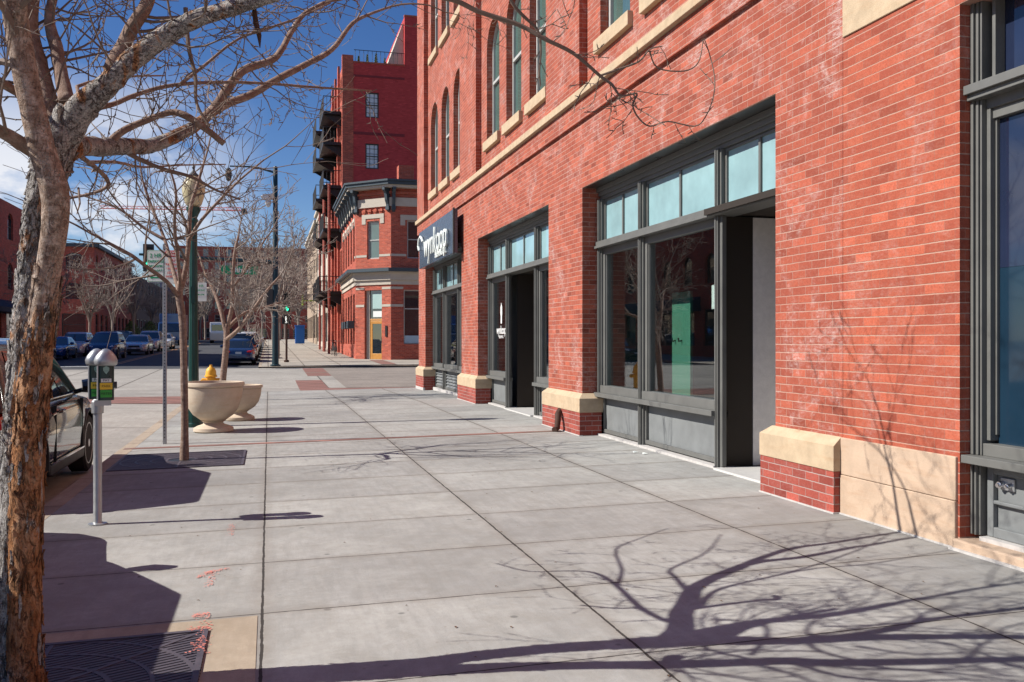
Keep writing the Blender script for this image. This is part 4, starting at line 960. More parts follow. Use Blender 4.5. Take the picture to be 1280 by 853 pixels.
# ---- tree grates
def grate(name, cx_, cy_, hw, label):
    T = thing(name, label, 'tree grate', (cx_, cy_, 0)); z = .012; r0 = .17
    z0 = walkz(cx_, cy_) + .004; T.location.z = z0; T.rotation_euler = (0, -math.atan(.015), 0); b = MB()
    # frame
    f = MB(); 
    for a in ((-hw, hw, -hw, -hw + .03), (-hw, hw, hw - .03, hw), (-hw, -hw + .03, -hw + .03, hw - .03), (hw - .03, hw, -hw + .03, hw - .03)): f.box(a[0], a[1], a[2], a[3], -.03, .010)
    f.build('frame', M['iron'], T)
    # slots: slats perpendicular to radius in quadrants + ring bands
    def ringb(r1, r2): 
        n = 64; vs = []; 
        for i in range(n): a = 2 * PI * i / n; vs += [(r1 * math.cos(a), r1 * math.sin(a), .006), (r2 * math.cos(a), r2 * math.sin(a), .006)]
        b.add(vs, [(2 * i, 2 * i + 1, (2 * i + 3) % (2 * n), (2 * i + 2) % (2 * n)) for i in range(n)])
    for (r1, r2) in ((r0, r0 + .03), (.36, .385), (.54, .56), (.72, .74)): 
        if r2 < hw: ringb(r1, r2)
    for q in range(8):
        a = q * PI / 4; c_, s_ = math.cos(a), math.sin(a); L = hw if q % 2 == 0 else hw * 1.38
        b.add([(r0 * c_ - .012 * s_, r0 * s_ + .012 * c_, .007), (r0 * c_ + .012 * s_, r0 * s_ - .012 * c_, .007), (L * c_ + .012 * s_, L * s_ - .012 * c_, .007), (L * c_ - .012 * s_, L * s_ + .012 * c_, .007)], [(0, 1, 2, 3)])
    # slats
    n = int(hw * 2 / .030)
    for q in range(4):
        a0 = q * PI / 2 + PI / 4
        for i in range(int((hw * 1.4) / .03)):
            # lines parallel to direction dirn within quadrant q, offset i
            pass
    for sx in (-1, 1):
        for sy in (-1, 1):
            d = Vector((sx, -sy, 0)).normalized() if False else Vector((sx * .93, sy * .37, 0)); nn = Vector((-d.y, d.x, 0))
            for i in range(-60, 60):
                o = nn * (i * .036)
                # clip to quadrant box
                ts = []
                t0, t1 = -3, 3
                for (ax, lo, hi) in ((0, .006 if sx > 0 else -hw, hw if sx > 0 else -.006), (1, .006 if sy > 0 else -hw, hw if sy > 0 else -.006)):
                    dv = d[ax]; ov = o[ax]; a_, c_ = (lo - ov) / dv, (hi - ov) / dv
                    if a_ > c_: a_, c_ = c_, a_
                    t0, t1 = max(t0, a_), min(t1, c_)
                if t1 - t0 < .02: continue
                # cut out centre hole
                segs = [(t0, t1)]; disc = r0 * r0 - o.length_squared
                if disc > 0:
                    sq = math.sqrt(disc); segs = [(t0, min(t1, -sq)), (max(t0, sq), t1)]
                for (p, q_) in segs:
                    if q_ - p < .02: continue
                    A, B_ = o + d * p, o + d * q_; w_ = nn * .0105
                    b.add([(A - w_)[:2] + (0.004,) if False else (A.x - w_.x, A.y - w_.y, .004), (A.x + w_.x, A.y + w_.y, .004), (B_.x + w_.x, B_.y + w_.y, .004), (B_.x - w_.x, B_.y - w_.y, .004)], [(0, 1, 2, 3)])
    # give thickness
    b2 = MB(); N = len(b.v); b2.v = b.v + [(x, y, z_ - .012) for x, y, z_ in b.v]; b2.f = []; b2.m = []
    for f_ in b.f:
        k_ = len(f_); b2.f.append(f_); b2.m.append(0)
        for i in range(k_): p, q = f_[i], f_[(i + 1) % k_]; b2.f.append((p, p + N, q + N, q)); b2.m.append(0)
    b2.build('slotted_plate', M['iron'], T)
    p_ = MB(); p_.box(-hw + .03, hw - .03, -hw + .03, hw - .03, -.0, .0015); p_.build('pit', M['black'], T)
    return T
grate('tree_grate', -1.05, 4.33, .745, 'square iron tree grate round the nearest large tree')
grate('tree_grate', -1.08, 12.5, .78, 'square iron tree grate round the slim tree beyond the meter')

# ---- planters
def planter(x, y, Rr, H, label):
    T = thing('planter', label, 'planter', (x, y, walkz(x, y)), 0, 'stone planters')
    k = MB(); s = Rr
    k.lathe([(.30 * s / .49, 0), (.32 * s / .49, .02), (.315 * s / .49, .07), (.26 * s / .49, .10), (.17 * s / .49, .13), (.15 * s / .49, .16), (.2 * s / .49, .19)], n=36); k.build('foot', M['planter'], T, smooth=True, ang=50)
    k = MB(); z0 = .17
    pr = [(.22, 0), (.42, .05), (.66, .18), (.82, .36), (.91, .58), (.945, .78), (.95, .86), (.93, .875), (1.0, .90), (1.01, .955), (.985, 1.0), (.90, 1.0), (.88, .93), (.84, .8)]
    k.lathe([(a * s, z0 + b * (H - z0)) for a, b in pr], n=48); k.build('bowl', M['planter'], T, smooth=True, ang=40)
    k = MB(); k.lathe([(.84 * s, H - .13), (.4 * s, H - .09), (.01, H - .085)], n=24); k.build('soil', M['soil'], T)
    return T
p1 = at(267, 541, h=1.55); p2 = at(300, 527, h=1.55)
planter(p1[0], p1[1], .50, .84, 'larger round bowl planter of pale stone beside the slim tree')
planter(p2[0] , p2[1], .42, .68, 'smaller round bowl planter of pale stone, half hidden behind the larger one')

# ---- hydrant
hx, hy = -1.62, 28.0
T = thing('fire_hydrant', 'yellow fire hydrant behind the stone planters', 'hydrant', (hx, hy, walkz(hx, hy))); T.scale = (1.25, 1.25, 1.1)
k = MB(); k.lathe([(.17, 0), (.17, .04), (.11, .05), (.105, .5), (.14, .51), (.14, .55), (.12, .56), (.115, .66), (.09, .73), (.04, .775), (.03, .79), (.03, .83)], n=20); k.build('barrel', M['yellow'], T, smooth=True)
for a in (0, PI, -PI / 2):
    k = MB(); c_, s_ = math.cos(a), math.sin(a); r = .075 if a == -PI / 2 else .06; k.cyl((c_ * .08, s_ * .08, .42), (c_ * .2, s_ * .2, .42), r, 14); k.cyl((c_ * .2, s_ * .2, .42), (c_ * .23, s_ * .23, .42), r * .4, 6); k.build('nozzle', M['yellow'], T, smooth=True)

# ---- green lamp post with globe
lx, ly = at(242, 535, h=1.56)
T = thing('lamp_post', 'dark green fluted lamp post topped by a frosted acorn globe', 'lamp post', (lx, ly, walkz(lx, ly)))
k = MB(); fl = lambda an, z: 1 + .05 * math.cos(an * 10)
k.lathe([(.17, 0), (.17, .06), (.15, .08), (.145, .35), (.12, .42), (.125, .46), (.10, .5)], n=40, rf=lambda a, z: 1 + .04 * math.cos(a * 8)); k.build('base', M['green'], T, smooth=True)
k = MB(); k.lathe([(.088, .5), (.058, 3.66)], n=60, rf=fl); k.lathe([(.07, 3.66), (.085, 3.69), (.06, 3.73), (.09, 3.8), (.12, 3.86), (.13, 3.92)], n=24); k.build('shaft', M['green'], T, smooth=True)
k = MB(); k.box(-.035, .035, -.13, -.06, 2.2, 2.5); k.build('banner_box', M['green'], T)
k = MB(); k.lathe([(.09, 3.92), (.14, 3.98), (.185, 4.12), (.20, 4.24), (.185, 4.35), (.13, 4.44), (.09, 4.48)], n=28); k.build('globe', M['globe'], T, smooth=True, ang=80)
k = MB(); k.lathe([(.09, 4.48), (.10, 4.495), (.06, 4.53), (.03, 4.57), (.015, 4.60), (.03, 4.64), (.012, 4.69), (.002, 4.73)], n=16); k.build('finial', M['greyd'], T, smooth=True)

# ---- parking sign post
sx_, sy_ = at(206, 555, h=1.54)
T = thing('sign_post', 'perforated steel post carrying a white parking sign and a red-topped tow sign', 'sign post', (sx_, sy_, walkz(sx_, sy_)))
k = MB(); rbox(k, -.027, .027, -.027, .027, 0, 2.98, .004, 1); k.build('post', M['galv'], T)
k = MB(); 
for i in range(57): k.cyl((0, -.0275, .1 + i * .05), (0, -.0268, .1 + i * .05), .009, 8)
k.build('perforations', M['black'], T)
def splate(par, x0, x1, z0, z1, ang, mats):
    c_, s_ = math.cos(ang), math.sin(ang); rt = Vector((c_, s_, 0)); nn = Vector((s_, -c_, 0))
    def pl(a, b, c0, c1, off, mat, nm):
        pts = []
        r = .018
        for (px_, pz_, a0) in ((b - r, c1 - r, 0), (a + r, c1 - r, 90), (a + r, c0 + r, 180), (b - r, c0 + r, 270)):
            for i in range(4): t = R(a0 + 30 * i); pts.append(rt * (px_ + r * math.cos(t)) + Vector((0, 0, pz_ + r * math.sin(t))) + nn * (.03 + off))
        k = MB(); k.prism(pts, nn * .003); return k.build(nm, mat, par)
    return pl, rt, nn
pl, rt, nn = splate(T, 0, 0, 0, 0, R(-14), None)
def txt(par, s, x, z, size, mat, off=.0365, sx=1, sp=1.05):
    return text_mesh('lettering', s, size, mat, face_matrix(rt * x + nn * off + Vector((0, 0, z)), rt, (0, 0, 1)), par, .0006, sx=sx, bold=.001, sp=sp)
zt_ = 2.89; q = pl(-.25, .005, 2.41, zt_, 0, M['swhite'], 'parking_sign'); 
k = pl(-.242, -.003, 2.418, zt_ - .008, .0012, M['sgreen'], 'sign_border'); k.parent = q; k = pl(-.236, -.009, 2.424, zt_ - .014, .002, M['swhite'], 'sign_face'); k.parent = q
for s_, z_, sz in (('2 HR', 2.805, .085), ('PARKING', 2.72, .055), ('8AM-6PM', 2.65, .05), ('MON-SAT', 2.585, .045)): txt(q, s_, -.1225, z_, sz, M['sgreen'], off=.037)
k = MB(); 
def fp(x, z): return rt * x + nn * .036 + Vector((0, 0, z))
k.prism([fp(-.21, 2.48), fp(-.17, 2.455), fp(-.17, 2.47), fp(-.05, 2.47), fp(-.05, 2.49), fp(-.17, 2.49), fp(-.17, 2.505)], nn * .001); k.build('arrow', M['sgreen'], q)
q = pl(.012, .235, 2.38, zt_, 0, M['swhite'], 'tow_sign'); k = pl(.02, .227, 2.79, zt_ - .008, .0012, M['sred'], 'sign_band'); k.parent = q
txt(q, 'TOW', .1235, 2.855, .045, M['swhite'], off=.0375); txt(q, 'AWAY', .1235, 2.815, .04, M['swhite'], off=.0375)
for s_, z_, sz in (('NO', 2.74, .06), ('PARKING', 2.675, .045), ('6AM-9AM', 2.615, .042), ('STREET', 2.55, .045), ('SWEEPING', 2.495, .04)): txt(q, s_, .1235, z_, sz, M['sred'])
# second sign post further back
T = thing('sign_post', 'thin grey post with a small white sign behind the green lamp post', 'sign post', (-1.62, 22.3, walkz(-1.6, 22.3)))
k = MB(); k.cyl((0, 0, 0), (0, 0, 2.9), .035, 8); k.build('post', M['galv'], T)
pl, rt, nn = splate(T, 0, 0, 0, 0, R(-10), None); q = pl(-.05, .25, 2.45, 2.88, 0.01, M['swhite'], 'parking_sign')
for s_, z_, sz in (('1 HR', 2.8, .08), ('PARKING', 2.7, .055), ('9AM-6PM', 2.6, .05)): txt(q, s_, .10, z_, sz, M['sgreen'], off=.0465)

# ---- traffic pole with mast arm, signals, camera, luminaire, street name sign
tx, ty = .32, 47.75; g = rise(ty) - .05
T = thing('traffic_pole', 'tall teal traffic pole with mast arm and lamp arm at the far corner', 'traffic pole', (tx, ty, g))
k = MB(); k.lathe([(.26, 0), (.26, .05), (.17, .08), (.155, .5), (.11, 9.95), (.08, 10.02)], n=16); k.build('pole', M['poleblue'], T, smooth=True)
k = MB(); k.tube([(0, 0, 9.7), (-1.0, 0, 9.95), (-2.2, 0, 9.93)], [.05, .045, .035], 8); ar = k.build('lamp_arm', M['poleblue'], T)
k = MB(); k.lathe([(.05, .1), (.14, .0), (.16, -.3), (.12, -.5), (.03, -.58)], (-2.25, 0, 9.75), 14); k.build('luminaire', M['greyd'], ar, smooth=True)
k = MB(); k.box(-.62, -.1, -.12, .12, 8.35, 8.6); k.cyl((-.62, 0, 8.47), (-.7, 0, 8.45), .07, 10); k.lathe([(.12, 0), (.15, -.15), (.10, -.35), (.02, -.4)], (-.35, 0, 8.35), 12); k.build('camera', M['white'], T)
k = MB(); k.tube([(0, 0, 5.2), (-6.4, 0, 5.45)], [.10, .06], 10); k.build('mast_arm', M['poleblue'], T)
emg = m_emit('green_signal', (.04, .9, .5), 1.6)
def signal(par, x, y, z, big=.36, back=True, lit='g'):
    k = MB(); k.box(x - .17, x + .17, y - .1, y + .1, z, z + 1.05); s_ = k.build('signal_head', M['black'], par, bevel=.01)
    if back: k = MB(); k.box(x - .25, x + .25, y + .02, y + .04, z - .14, z + 1.19); k.build('backplate', M['greyd'], s_)
    for i, zz in enumerate((z + .19, z + .52, z + .86)):
        k = MB(); k.cyl((x, y - .1, zz), (x, y - .115, zz), .115, 18); k.build('signal_lens', emg if i == 0 else M['greyd'], s_)
        k = MB(); n = 12
        for j in range(n):
            a0, a1 = PI * (-.1 + 1.2 * j / n), PI * (-.1 + 1.2 * (j + 1) / n)
            k.add([(x + .135 * math.cos(a0), y - .1, zz + .135 * math.sin(a0)), (x + .135 * math.cos(a1), y - .1, zz + .135 * math.sin(a1)), (x + .135 * math.cos(a1), y - .3, zz + .135 * math.sin(a1)), (x + .135 * math.cos(a0), y - .3, zz + .135 * math.sin(a0))], [(0, 1, 2, 3)])
        k.build('visor', M['black'], s_)
    return s_
signal(T, -5.95, -.2, 4.75)
k = MB(); k.box(-2.6, -.85, -.16, -.13, 4.55, 4.98); ns = k.build('street_name_sign', M['sgreen'], T)
k = MB(); k.box(-2.6, -.85, -.128, -.125, 4.55, 4.98); k.cyl((-2.4, 0, 5.3), (-2.4, -.12, 4.97), .02, 6); k.build('sign_back', M['swhite'], ns)
text_mesh('lettering', '18th St', .36, M['swhite'], face_matrix((-1.72, -.166, 4.76), (1, 0, 0), (0, 0, 1)), ns, .003, bold=.008)
k = MB(); k.box(-.42, -.12, -.12, .1, 2.85, 3.85); s_ = k.build('signal_head', M['greyd'], T)
# pedestrian post with near-side signal
T = thing('signal_post', 'short signal post with a lit green light and a walk box by the far corner', 'traffic light', (.95, 52.6, rise(52.6) - .05))
k = MB(); k.lathe([(.14, 0), (.14, .1), (.06, .14), (.055, 3.6)], n=10); k.build('post', M['rust'], T, smooth=True)
signal(T, 0, -.2, 2.75, back=False)
k = MB(); k.box(-.25, .25, -.35, -.05, 2.1, 2.6); pb = k.build('walk_signal', M['black'], T, bevel=.02)
k = MB(); 
k.lathe([(.03, 0), (.03, .001)], (0, 0, 0), 8)
k = MB(); k.cyl((-.04, -.351, 2.49), (-.04, -.355, 2.49), .035, 10); k.obox((-.07, -.355, 2.28), (.06, 0, 0), (0, .004, 0), (.01, 0, .16)); k.obox((-.09, -.355, 2.16), (.03, 0, 0), (0, .004, 0), (.045, 0, .13)); k.obox((.0, -.355, 2.16), (.03, 0, 0), (0, .004, 0), (-.03, 0, .13)); k.build('walking_figure', m_emit('walk_white', (.8, .8, .75), 1.2), pb)

# ---- blue cabinet, bicycles, litter, utility lids
k = MB(); k.box(-.5, .5, -.5, .5, .1, 2.0); k.box(-.55, .55, -.55, .55, 2.0, 2.12); k.box(-.4, .4, -.53, -.5, .25, 1.85)
o = k.build('blue_cabinet', m_simple('bright_blue_plastic', (.02, .13, .45), .5), bevel=.03); o.location = (3.3, 104, rise(104) - .05); tag(o, 'bright blue upright cabinet far down the right-hand walk', 'cabinet')
def bicycle(label, loc, rz):
    T = thing('bicycle', label, 'bicycle', loc, rz, 'bicycles by the corner building')
    for x in (-.52, .52):
        k = MB(); k.tube([(x + .33 * math.cos(a), 0, .34 + .33 * math.sin(a)) for a in [2 * PI * i / 24 for i in range(25)]], .014, 6, cap=False)
        for i in range(10): a = 2 * PI * i / 10; k.cyl((x, 0, .34), (x + .32 * math.cos(a), 0, .34 + .32 * math.sin(a)), .002, 3)
        k.build('wheel', M['rubber'], T)
    k = MB(); 
    for a, b in (((-.52, 0, .34), (-.1, 0, .3)), ((-.1, 0, .3), (-.22, 0, .82)), ((-.52, 0, .34), (-.2, 0, .72)), ((-.2, 0, .74), (.36, 0, .84)), ((-.1, 0, .3), (.38, 0, .72)), ((.34, 0, .95), (.52, 0, .34))): k.cyl(a, b, .017, 6)
    k.build('frame', M['greyd'], T); k = MB(); k.tube([(.34, -.28, .98), (.42, -.1, 1.0), (.34, 0, .97), (.42, .1, 1.0), (.34, .28, .98)], .014, 6); k.build('handlebar', M['black'], T)
    k = MB(); k.obox((-.36, -.07, .84), (.28, 0, 0), (0, .14, 0), (0, 0, .05)); k.build('saddle', M['black'], T)
bicycle('nearer of the two bicycles leaning by the corner building wall', (4.25, 61.3, walkz(4.2, 61.3)), R(80))
bicycle('farther of the two bicycles leaning by the corner building wall', (4.2, 63.3, walkz(4.2, 63.3)), R(95))
rg = random.Random(9)
for i, (px, py) in enumerate(((794, 567), (806, 569))):
    x, y = at(px, py, h=1.46); k = MB(); s_ = .035; k.add([(-s_, -s_ * .6, .006), (s_, -s_ * .5, .01), (s_ * .7, s_ * .7, .004), (-s_ * .9, s_ * .5, .018), (0, 0, .024)], [(0, 1, 4), (1, 2, 4), (2, 3, 4), (3, 0, 4)])
    o = k.build('paper_scrap', M['swhite']); o.location = (x, y, walkz(x, y)); tag(o, ['left scrap of white paper on the walk below the large window', 'right scrap of white paper on the walk below the large window'][i], 'litter', 'paper scraps on the walk')
k = MB()
for i in range(160):
    x, y = rg.uniform(-1.9, 4.4), rg.uniform(3.4, 24); z = walkz(x, y) + .004; s_ = rg.uniform(.006, .016); a = rg.random() * PI
    c_, q = math.cos(a) * s_, math.sin(a) * s_; k.add([(x - c_, y - q, z), (x + q * .5, y - c_ * .5, z + .003), (x + c_, y + q, z), (x - q * .5, y + c_ * .5, z + .004)], [(0, 1, 2, 3)])
tag(k.build('leaf_litter', m_simple('dry_leaf', (.16, .09, .05), .9, var=.4)), kind='stuff')
for (px, py, w_, l_, lab) in ((286, 511, .32, .5, 'small square iron lid in the walk in front of the planters'),):
    x, y = at(px, py); k = MB(); k.box(-w_, w_, -l_, l_, -.02, .006)
    for i in range(7): k.box(-w_ + .05, w_ - .05, -l_ + .08 + i * .13, -l_ + .11 + i * .13, .006, .010)
    o = k.build('utility_lid', M['iron'], bevel=.003); o.location = (x, y, walkz(x, y)); tag(o, lab, 'utility lid')
x, y = -.72, 12.0
# ---- cars
def car(loc, rz, label, color, kind='sedan', detail=1, group=None, name='parked_car', plate=True):
    T = thing(name, label, 'car', loc, rz, group)
    suv = kind == 'suv'
    L = 4.55 if suv else 4.65; Wd = .92 if suv else .90; H = 1.70 if suv else 1.45; belt = 1.02 if suv else .92; wr = .36 if suv else .33; wb = 2.68
    yf, yr = wb / 2, -wb / 2; fo_, ro_ = (L - wb) * .46, (L - wb) * .54; Y1, Y0_ = yf + fo_, yr - ro_
    paint = color
    hood = belt - .03; 
    top = [(Y0_, .62), (Y0_ + .06, belt - .10), (Y0_ + .3, belt - .0), (yr, belt + .01), (yf - .55, belt), (yf - .1, hood), (yf + .5, hood - .12), (Y1 - .12, hood - .28), (Y1, .55)]
    if suv: top = [(Y0_, .72), (Y0_ + .05, belt), (Y0_ + .3, belt + .02), (yf - .55, belt + .02), (yf - .1, hood), (yf + .5, hood - .06), (Y1 - .12, hood - .2), (Y1, .6)]
    wid = [(Y0_, .72), (Y0_ + .12, .86), (Y0_ + .5, .97), (yr + .6, 1.0), (yf - .5, 1.0), (yf + .3, .97), (Y1 - .25, .86), (Y1, .66)]
    bot = [(Y0_, .38), (Y0_ + .25, .24), (yr, .22), (yf, .22), (Y1 - .25, .2), (Y1, .3)]
    NS = 44; n_r = 22; vs = []; fs = []
    ring = [(0, 0), (.55, 0), (.88, .01), (.955, .06), (.985, .18), (.99, .34), (1.0, .52), (1.0, .66), (.985, .78), (.965, .88), (.93, .95), (.86, .985), (.7, 1.0), (.35, 1.01), (0, 1.012)]
    full = ring + [(-a, b) for a, b in ring[-2:0:-1]]; NR = len(full)
    for i in range(NS + 1):
        y = lerp(Y0_, Y1, .5 - .5 * math.cos(PI * i / NS)); zt2, zb2, ww = interp(top, y), interp(bot, y), sinterp(wid, y) * Wd
        for (a, b) in full: vs.append((a * ww, y, zb2 + b * (zt2 - zb2)))
    for i in range(NS):
        for j in range(NR): fs.append((i * NR + j, i * NR + (j + 1) % NR, (i + 1) * NR + (j + 1) % NR, (i + 1) * NR + j))
    fs += [tuple(range(NR))[::-1], tuple(NS * NR + j for j in range(NR))]
    b = MB(); b.add(vs, fs)
    # cut wheel arches with a boolean, then bake the result
    body = b.build('body', paint, T, smooth=True, ang=40)
    cut = MB()
    for yy in (yf, yr): cut.cyl((-1.3, yy, wr), (1.3, yy, wr), wr + .055, 28)
    co = cut.build('cutter', paint); mod = body.modifiers.new('b', 'BOOLEAN'); mod.object = co; mod.operation = 'DIFFERENCE'; mod.solver = 'EXACT'
    body.parent = None; bpy.context.view_layer.update(); dg = bpy.context.evaluated_depsgraph_get(); me = bpy.data.meshes.new_from_object(body.evaluated_get(dg))
    body.modifiers.clear(); body.data = me; body.parent = T; bpy.data.objects.remove(co)
    for p_ in me.polygons: p_.use_smooth = True
    me.set_sharp_from_angle(angle=R(40))
    inn = MB(); inn.box(-Wd * .62, Wd * .62, Y0_ + .3, Y1 - .3, .2, .7); inn.build('underbody', M['black'], T)
    # greenhouse
    if suv: fA, fB, rC, rD = yf - .35, yf - 1.25, Y0_ + .38, Y0_ + .10
    else: fA, fB, rC, rD = yf - .42, yf - 1.25, yr + .05, yr - .65
    wA, wT = Wd * .93, Wd * .72
    def gring(s, off=0):
        z = lerp(belt - .01, H - .08, s); hw = lerp(wA, wT, s ** 1.15); y_f, y_r = lerp(fA, fB, s), lerp(rD, rC, s)
        hw += off; y_f += off; y_r -= off; bul = .16 * (1 - .3 * s); pts = []
        for u in (-1, -.94, -.6, -.2, .2, .6, .94, 1): pts.append((hw * u, y_f + bul * (1 - u * u) - (.05 if abs(u) == 1 else 0), z))        # windscreen L->R
        sf = ([.03, .28, .315, .60, .635, .90, .97] if suv else [.04, .40, .445, .80, .84, .93, .985])
        for t in sf: pts.append((hw * (1.0), lerp(y_f - .05, y_r + .05, t), z))
        for u in (1, .94, .5, 0, -.5, -.94, -1): pts.append((hw * u, y_r - bul * .4 * (1 - u * u) + (.05 if abs(u) == 1 else 0), z))
        for t in sf[::-1]: pts.append((-hw, lerp(y_f - .05, y_r + .05, t), z))
        return pts
    lv = [0, .07, .35, .65, .90, 1.0]; rs_ = [gring(s) for s in lv]; n = len(rs_[0])
    last = rs_[-1]; cx_, cy_ = 0, sum(p[1] for p in last) / n
    for (sc, dz) in ((.93, .045), (.75, .068), (.35, .08)): rs_.append([(p[0] * sc, cy_ + (p[1] - cy_) * (sc * .5 + .5 if sc > .9 else sc), last[0][2] + dz) for p in last])
    g = MB(); vs = [p for r_ in rs_ for p in r_]; fs = [(i * n + j, i * n + (j + 1) % n, (i + 1) * n + (j + 1) % n, (i + 1) * n + j) for i in range(len(rs_) - 1) for j in range(n)] + [tuple((len(rs_) - 1) * n + j for j in range(n))]
    fs = [f[::-1] for f in fs]; g.add(vs, fs); g.build('cabin', paint, T, smooth=True, ang=50)
    gl = MB(); off = [gring(s, .006) for s in lv[1:5]]; vs = [p for r_ in off for p in r_]; fs = []
    frontj = [1, 2, 3, 4, 5]; side1 = [8, 10, 12]; backj = [16, 17, 18, 19]; side2 = [23 + 0, 25, 27]
    # index layout: 0-7 front, 8-14 right side, 15-21 back, 22-28 left side
    side1 = [8, 10, 12]; side2 = [22, 24, 26]; side2 = [27, 25, 23]
    if not suv: side1 = [8, 10]; side2 = [27, 25]
    for i in range(3):
        for j in frontj + side1 + backj + side2: fs.append((i * n + j, (i + 1) * n + j, (i + 1) * n + (j + 1) % n, i * n + (j + 1) % n))
    gl.add(vs, fs); gl.build('window_glass', M['carglass'], T, smooth=True, ang=40)
    # wheels
    for sx in (-1, 1):
        for yy in (yf, yr):
            t = MB(); pr = [(wr - .11, -.10), (wr - .03, -.11), (wr, -.085), (wr, .085), (wr - .03, .11), (wr - .11, .10)]
            t.lathe(pr, n=32 if detail else 18); X_ = sx * (Wd - .115)
            for i in range(len(t.v)): a_, b_, c_ = t.v[i]; t.v[i] = (X_ + c_, yy + a_, wr + b_)
            wh = t.build('wheel', M['rubber'], T, smooth=True)
            r = MB(); r.cyl((X_ + sx * .04, yy, wr), (X_ + sx * .05, yy, wr), wr - .1, 28, m=1)
            ns = 10 if detail else 5
            for q in range(ns):
                a = 2 * PI * q / ns; c_, s_ = math.cos(a), math.sin(a); wdt = .022; r0, r1 = .03, wr - .10
                A = Vector((X_ + sx * .085, yy + c_ * r0, wr + s_ * r0)); Bv = Vector((X_ + sx * .10, yy + c_ * r1, wr + s_ * r1)); tt = Vector((0, -s_, c_)) * wdt
                r.obox(A - tt, tt * 2, (Bv - A), Vector((sx * -.03, 0, 0)), m=0)
            r.tube([(X_ + sx * .09, yy + (wr - .105) * math.cos(2 * PI * i / 28), wr + (wr - .105) * math.sin(2 * PI * i / 28)) for i in range(29)], .014, 6, False, 0); r.cyl((X_ + sx * .05, yy, wr), (X_ + sx * .105, yy, wr), .05, 12, m=0)
            r.build('rim', [M['alloy'], M['black']], wh, smooth=True)
    # lights, grille, plates, mirrors, seams
    for sx in (-1, 1):
        k = MB(); k.tube([(sx * Wd * .52, Y1 - .12, hood - .24), (sx * Wd * .68, Y1 - .2, hood - .22), (sx * Wd * .80, Y1 - .36, hood - .20), (sx * Wd * .88, Y1 - .60, hood - .17)], [.05, .075, .07, .02], 8); k.build('headlight', M['lens'], T, smooth=True)
        k = MB()
        if suv: k.tube([(sx * Wd * .60, Y0_ + .035, belt - .13), (sx * Wd * .76, Y0_ + .07, belt - .12), (sx * Wd * .87, Y0_ + .22, belt - .10), (sx * Wd * .925, Y0_ + .42, belt - .10)], [.05, .085, .08, .03], 8)
        else: k.tube([(sx * Wd * .50, Y0_ + .03, belt - .2), (sx * Wd * .70, Y0_ + .06, belt - .19), (sx * Wd * .84, Y0_ + .2, belt - .17), (sx * Wd * .93, Y0_ + .42, belt - .15)], [.045, .075, .075, .02], 8)
        k.build('tail_light', M['redlens'], T, smooth=True)
        k = MB(); k.tube([(sx * (Wd - .06), fA - .28, belt + .02), (sx * (Wd + .04), fA - .3, belt + .05)], .03, 6); k.tube([(sx * (Wd + .02), fA - .29, belt + .09), (sx * (Wd + .10), fA - .27, belt + .095), (sx * (Wd + .19), fA - .31, belt + .09), (sx * (Wd + .21), fA - .33, belt + .085)], [.075, .085, .07, .02], 8); k.build('mirror', paint, T, smooth=True)
        if detail:
            k = MB()
            for yy in (fA - .12, (fA + rD) / 2 + .05, rD + (1.15 if suv else .95)): k.box(sx * (Wd * .962), sx * (Wd * 1.0035), yy - .004, yy + .004, .36, belt - .06)
            build_split(k, 'door_seam', M['black'], T)
            for yy in ((fA + rD) / 2 + .2, rD + (1.35 if suv else 1.15)): k = MB(); k.tube([(sx * (Wd * .99), yy, belt - .14), (sx * (Wd + .025), yy + .02, belt - .135), (sx * (Wd + .025), yy + .16, belt - .13), (sx * (Wd * .99), yy + .18, belt - .13)], .013, 6); k.build('door_handle', paint, T, smooth=True)
            k = MB(); k.box(sx * (Wd * .93), sx * (Wd + .012), yr + wr + .08, yf - wr - .08, .24, .36); k.build('sill_cladding', M['black'], T, bevel=.02)
            k = MB(); k.box(sx * (Wd * 1.0), sx * (Wd + .02), yr + wr + .12, yf - wr - .12, .355, .375); k.build('sill_trim', M['chrome'], T)
            k = MB(); k.tube([(p[0] + sx * .008, p[1], p[2]) for p in [(sx * lerp(wA, wT, .03), lerp(fA, rD, t), belt + .012) for t in (.06, .3, .6, .93)]], .008, 5); k.build('belt_trim', M['chrome'], T)
            for yy in (yf, yr):
                k = MB(); k.tube([(sx * (Wd * .985), yy + (wr + .065) * math.cos(PI * (i / 20 * 1.1 - .05)), wr + (wr + .065) * math.sin(PI * (i / 20 * 1.1 - .05))) for i in range(21)], .022, 6); k.build('arch_trim', M['black'], T, smooth=True)
    k = MB(); k.box(-Wd * .42, Wd * .42, Y1 - .08, Y1 + .012, .52, .66); k.box(-Wd * .5, Wd * .5, Y1 - .1, Y1 + .012, .3, .42); k.build('grille', M['black'], T, bevel=.01)
    k = MB(); k.box(-.16, .16, Y0_ - .012, Y0_ + .05, belt - .32, belt - .2); k.box(-.16, .16, Y1 - .02, Y1 + .02, .43, .5); build_split(k, 'number_plate', M['swhite'], T)
    return T
M['carglass'] = m_dglass('car_glass', (.012, .016, .02), 1, .02)
def m_paint(name, col, metal=.3): return m_simple(name, col, .22, metal, var=.03, coat=1.0)
PT = {n: m_paint('paint_' + n, c) for n, c in (('black', (.012, .013, .014)), ('silver', (.5, .51, .53)), ('blue', (.03, .09, .26)), ('navy', (.02, .045, .12)), ('white', (.7, .7, .7)), ('grey', (.12, .125, .13)), ('maroon', (.12, .015, .015)))}
rd = lambda x, y: roadz(x, y) + .003
GP = 'cars parked along the street'
car((-3.12, 11.36, rd(-3.1, 11.4)), 0, 'glossy black SUV parked at the kerb behind the meter', PT['black'], 'suv', 1, GP)
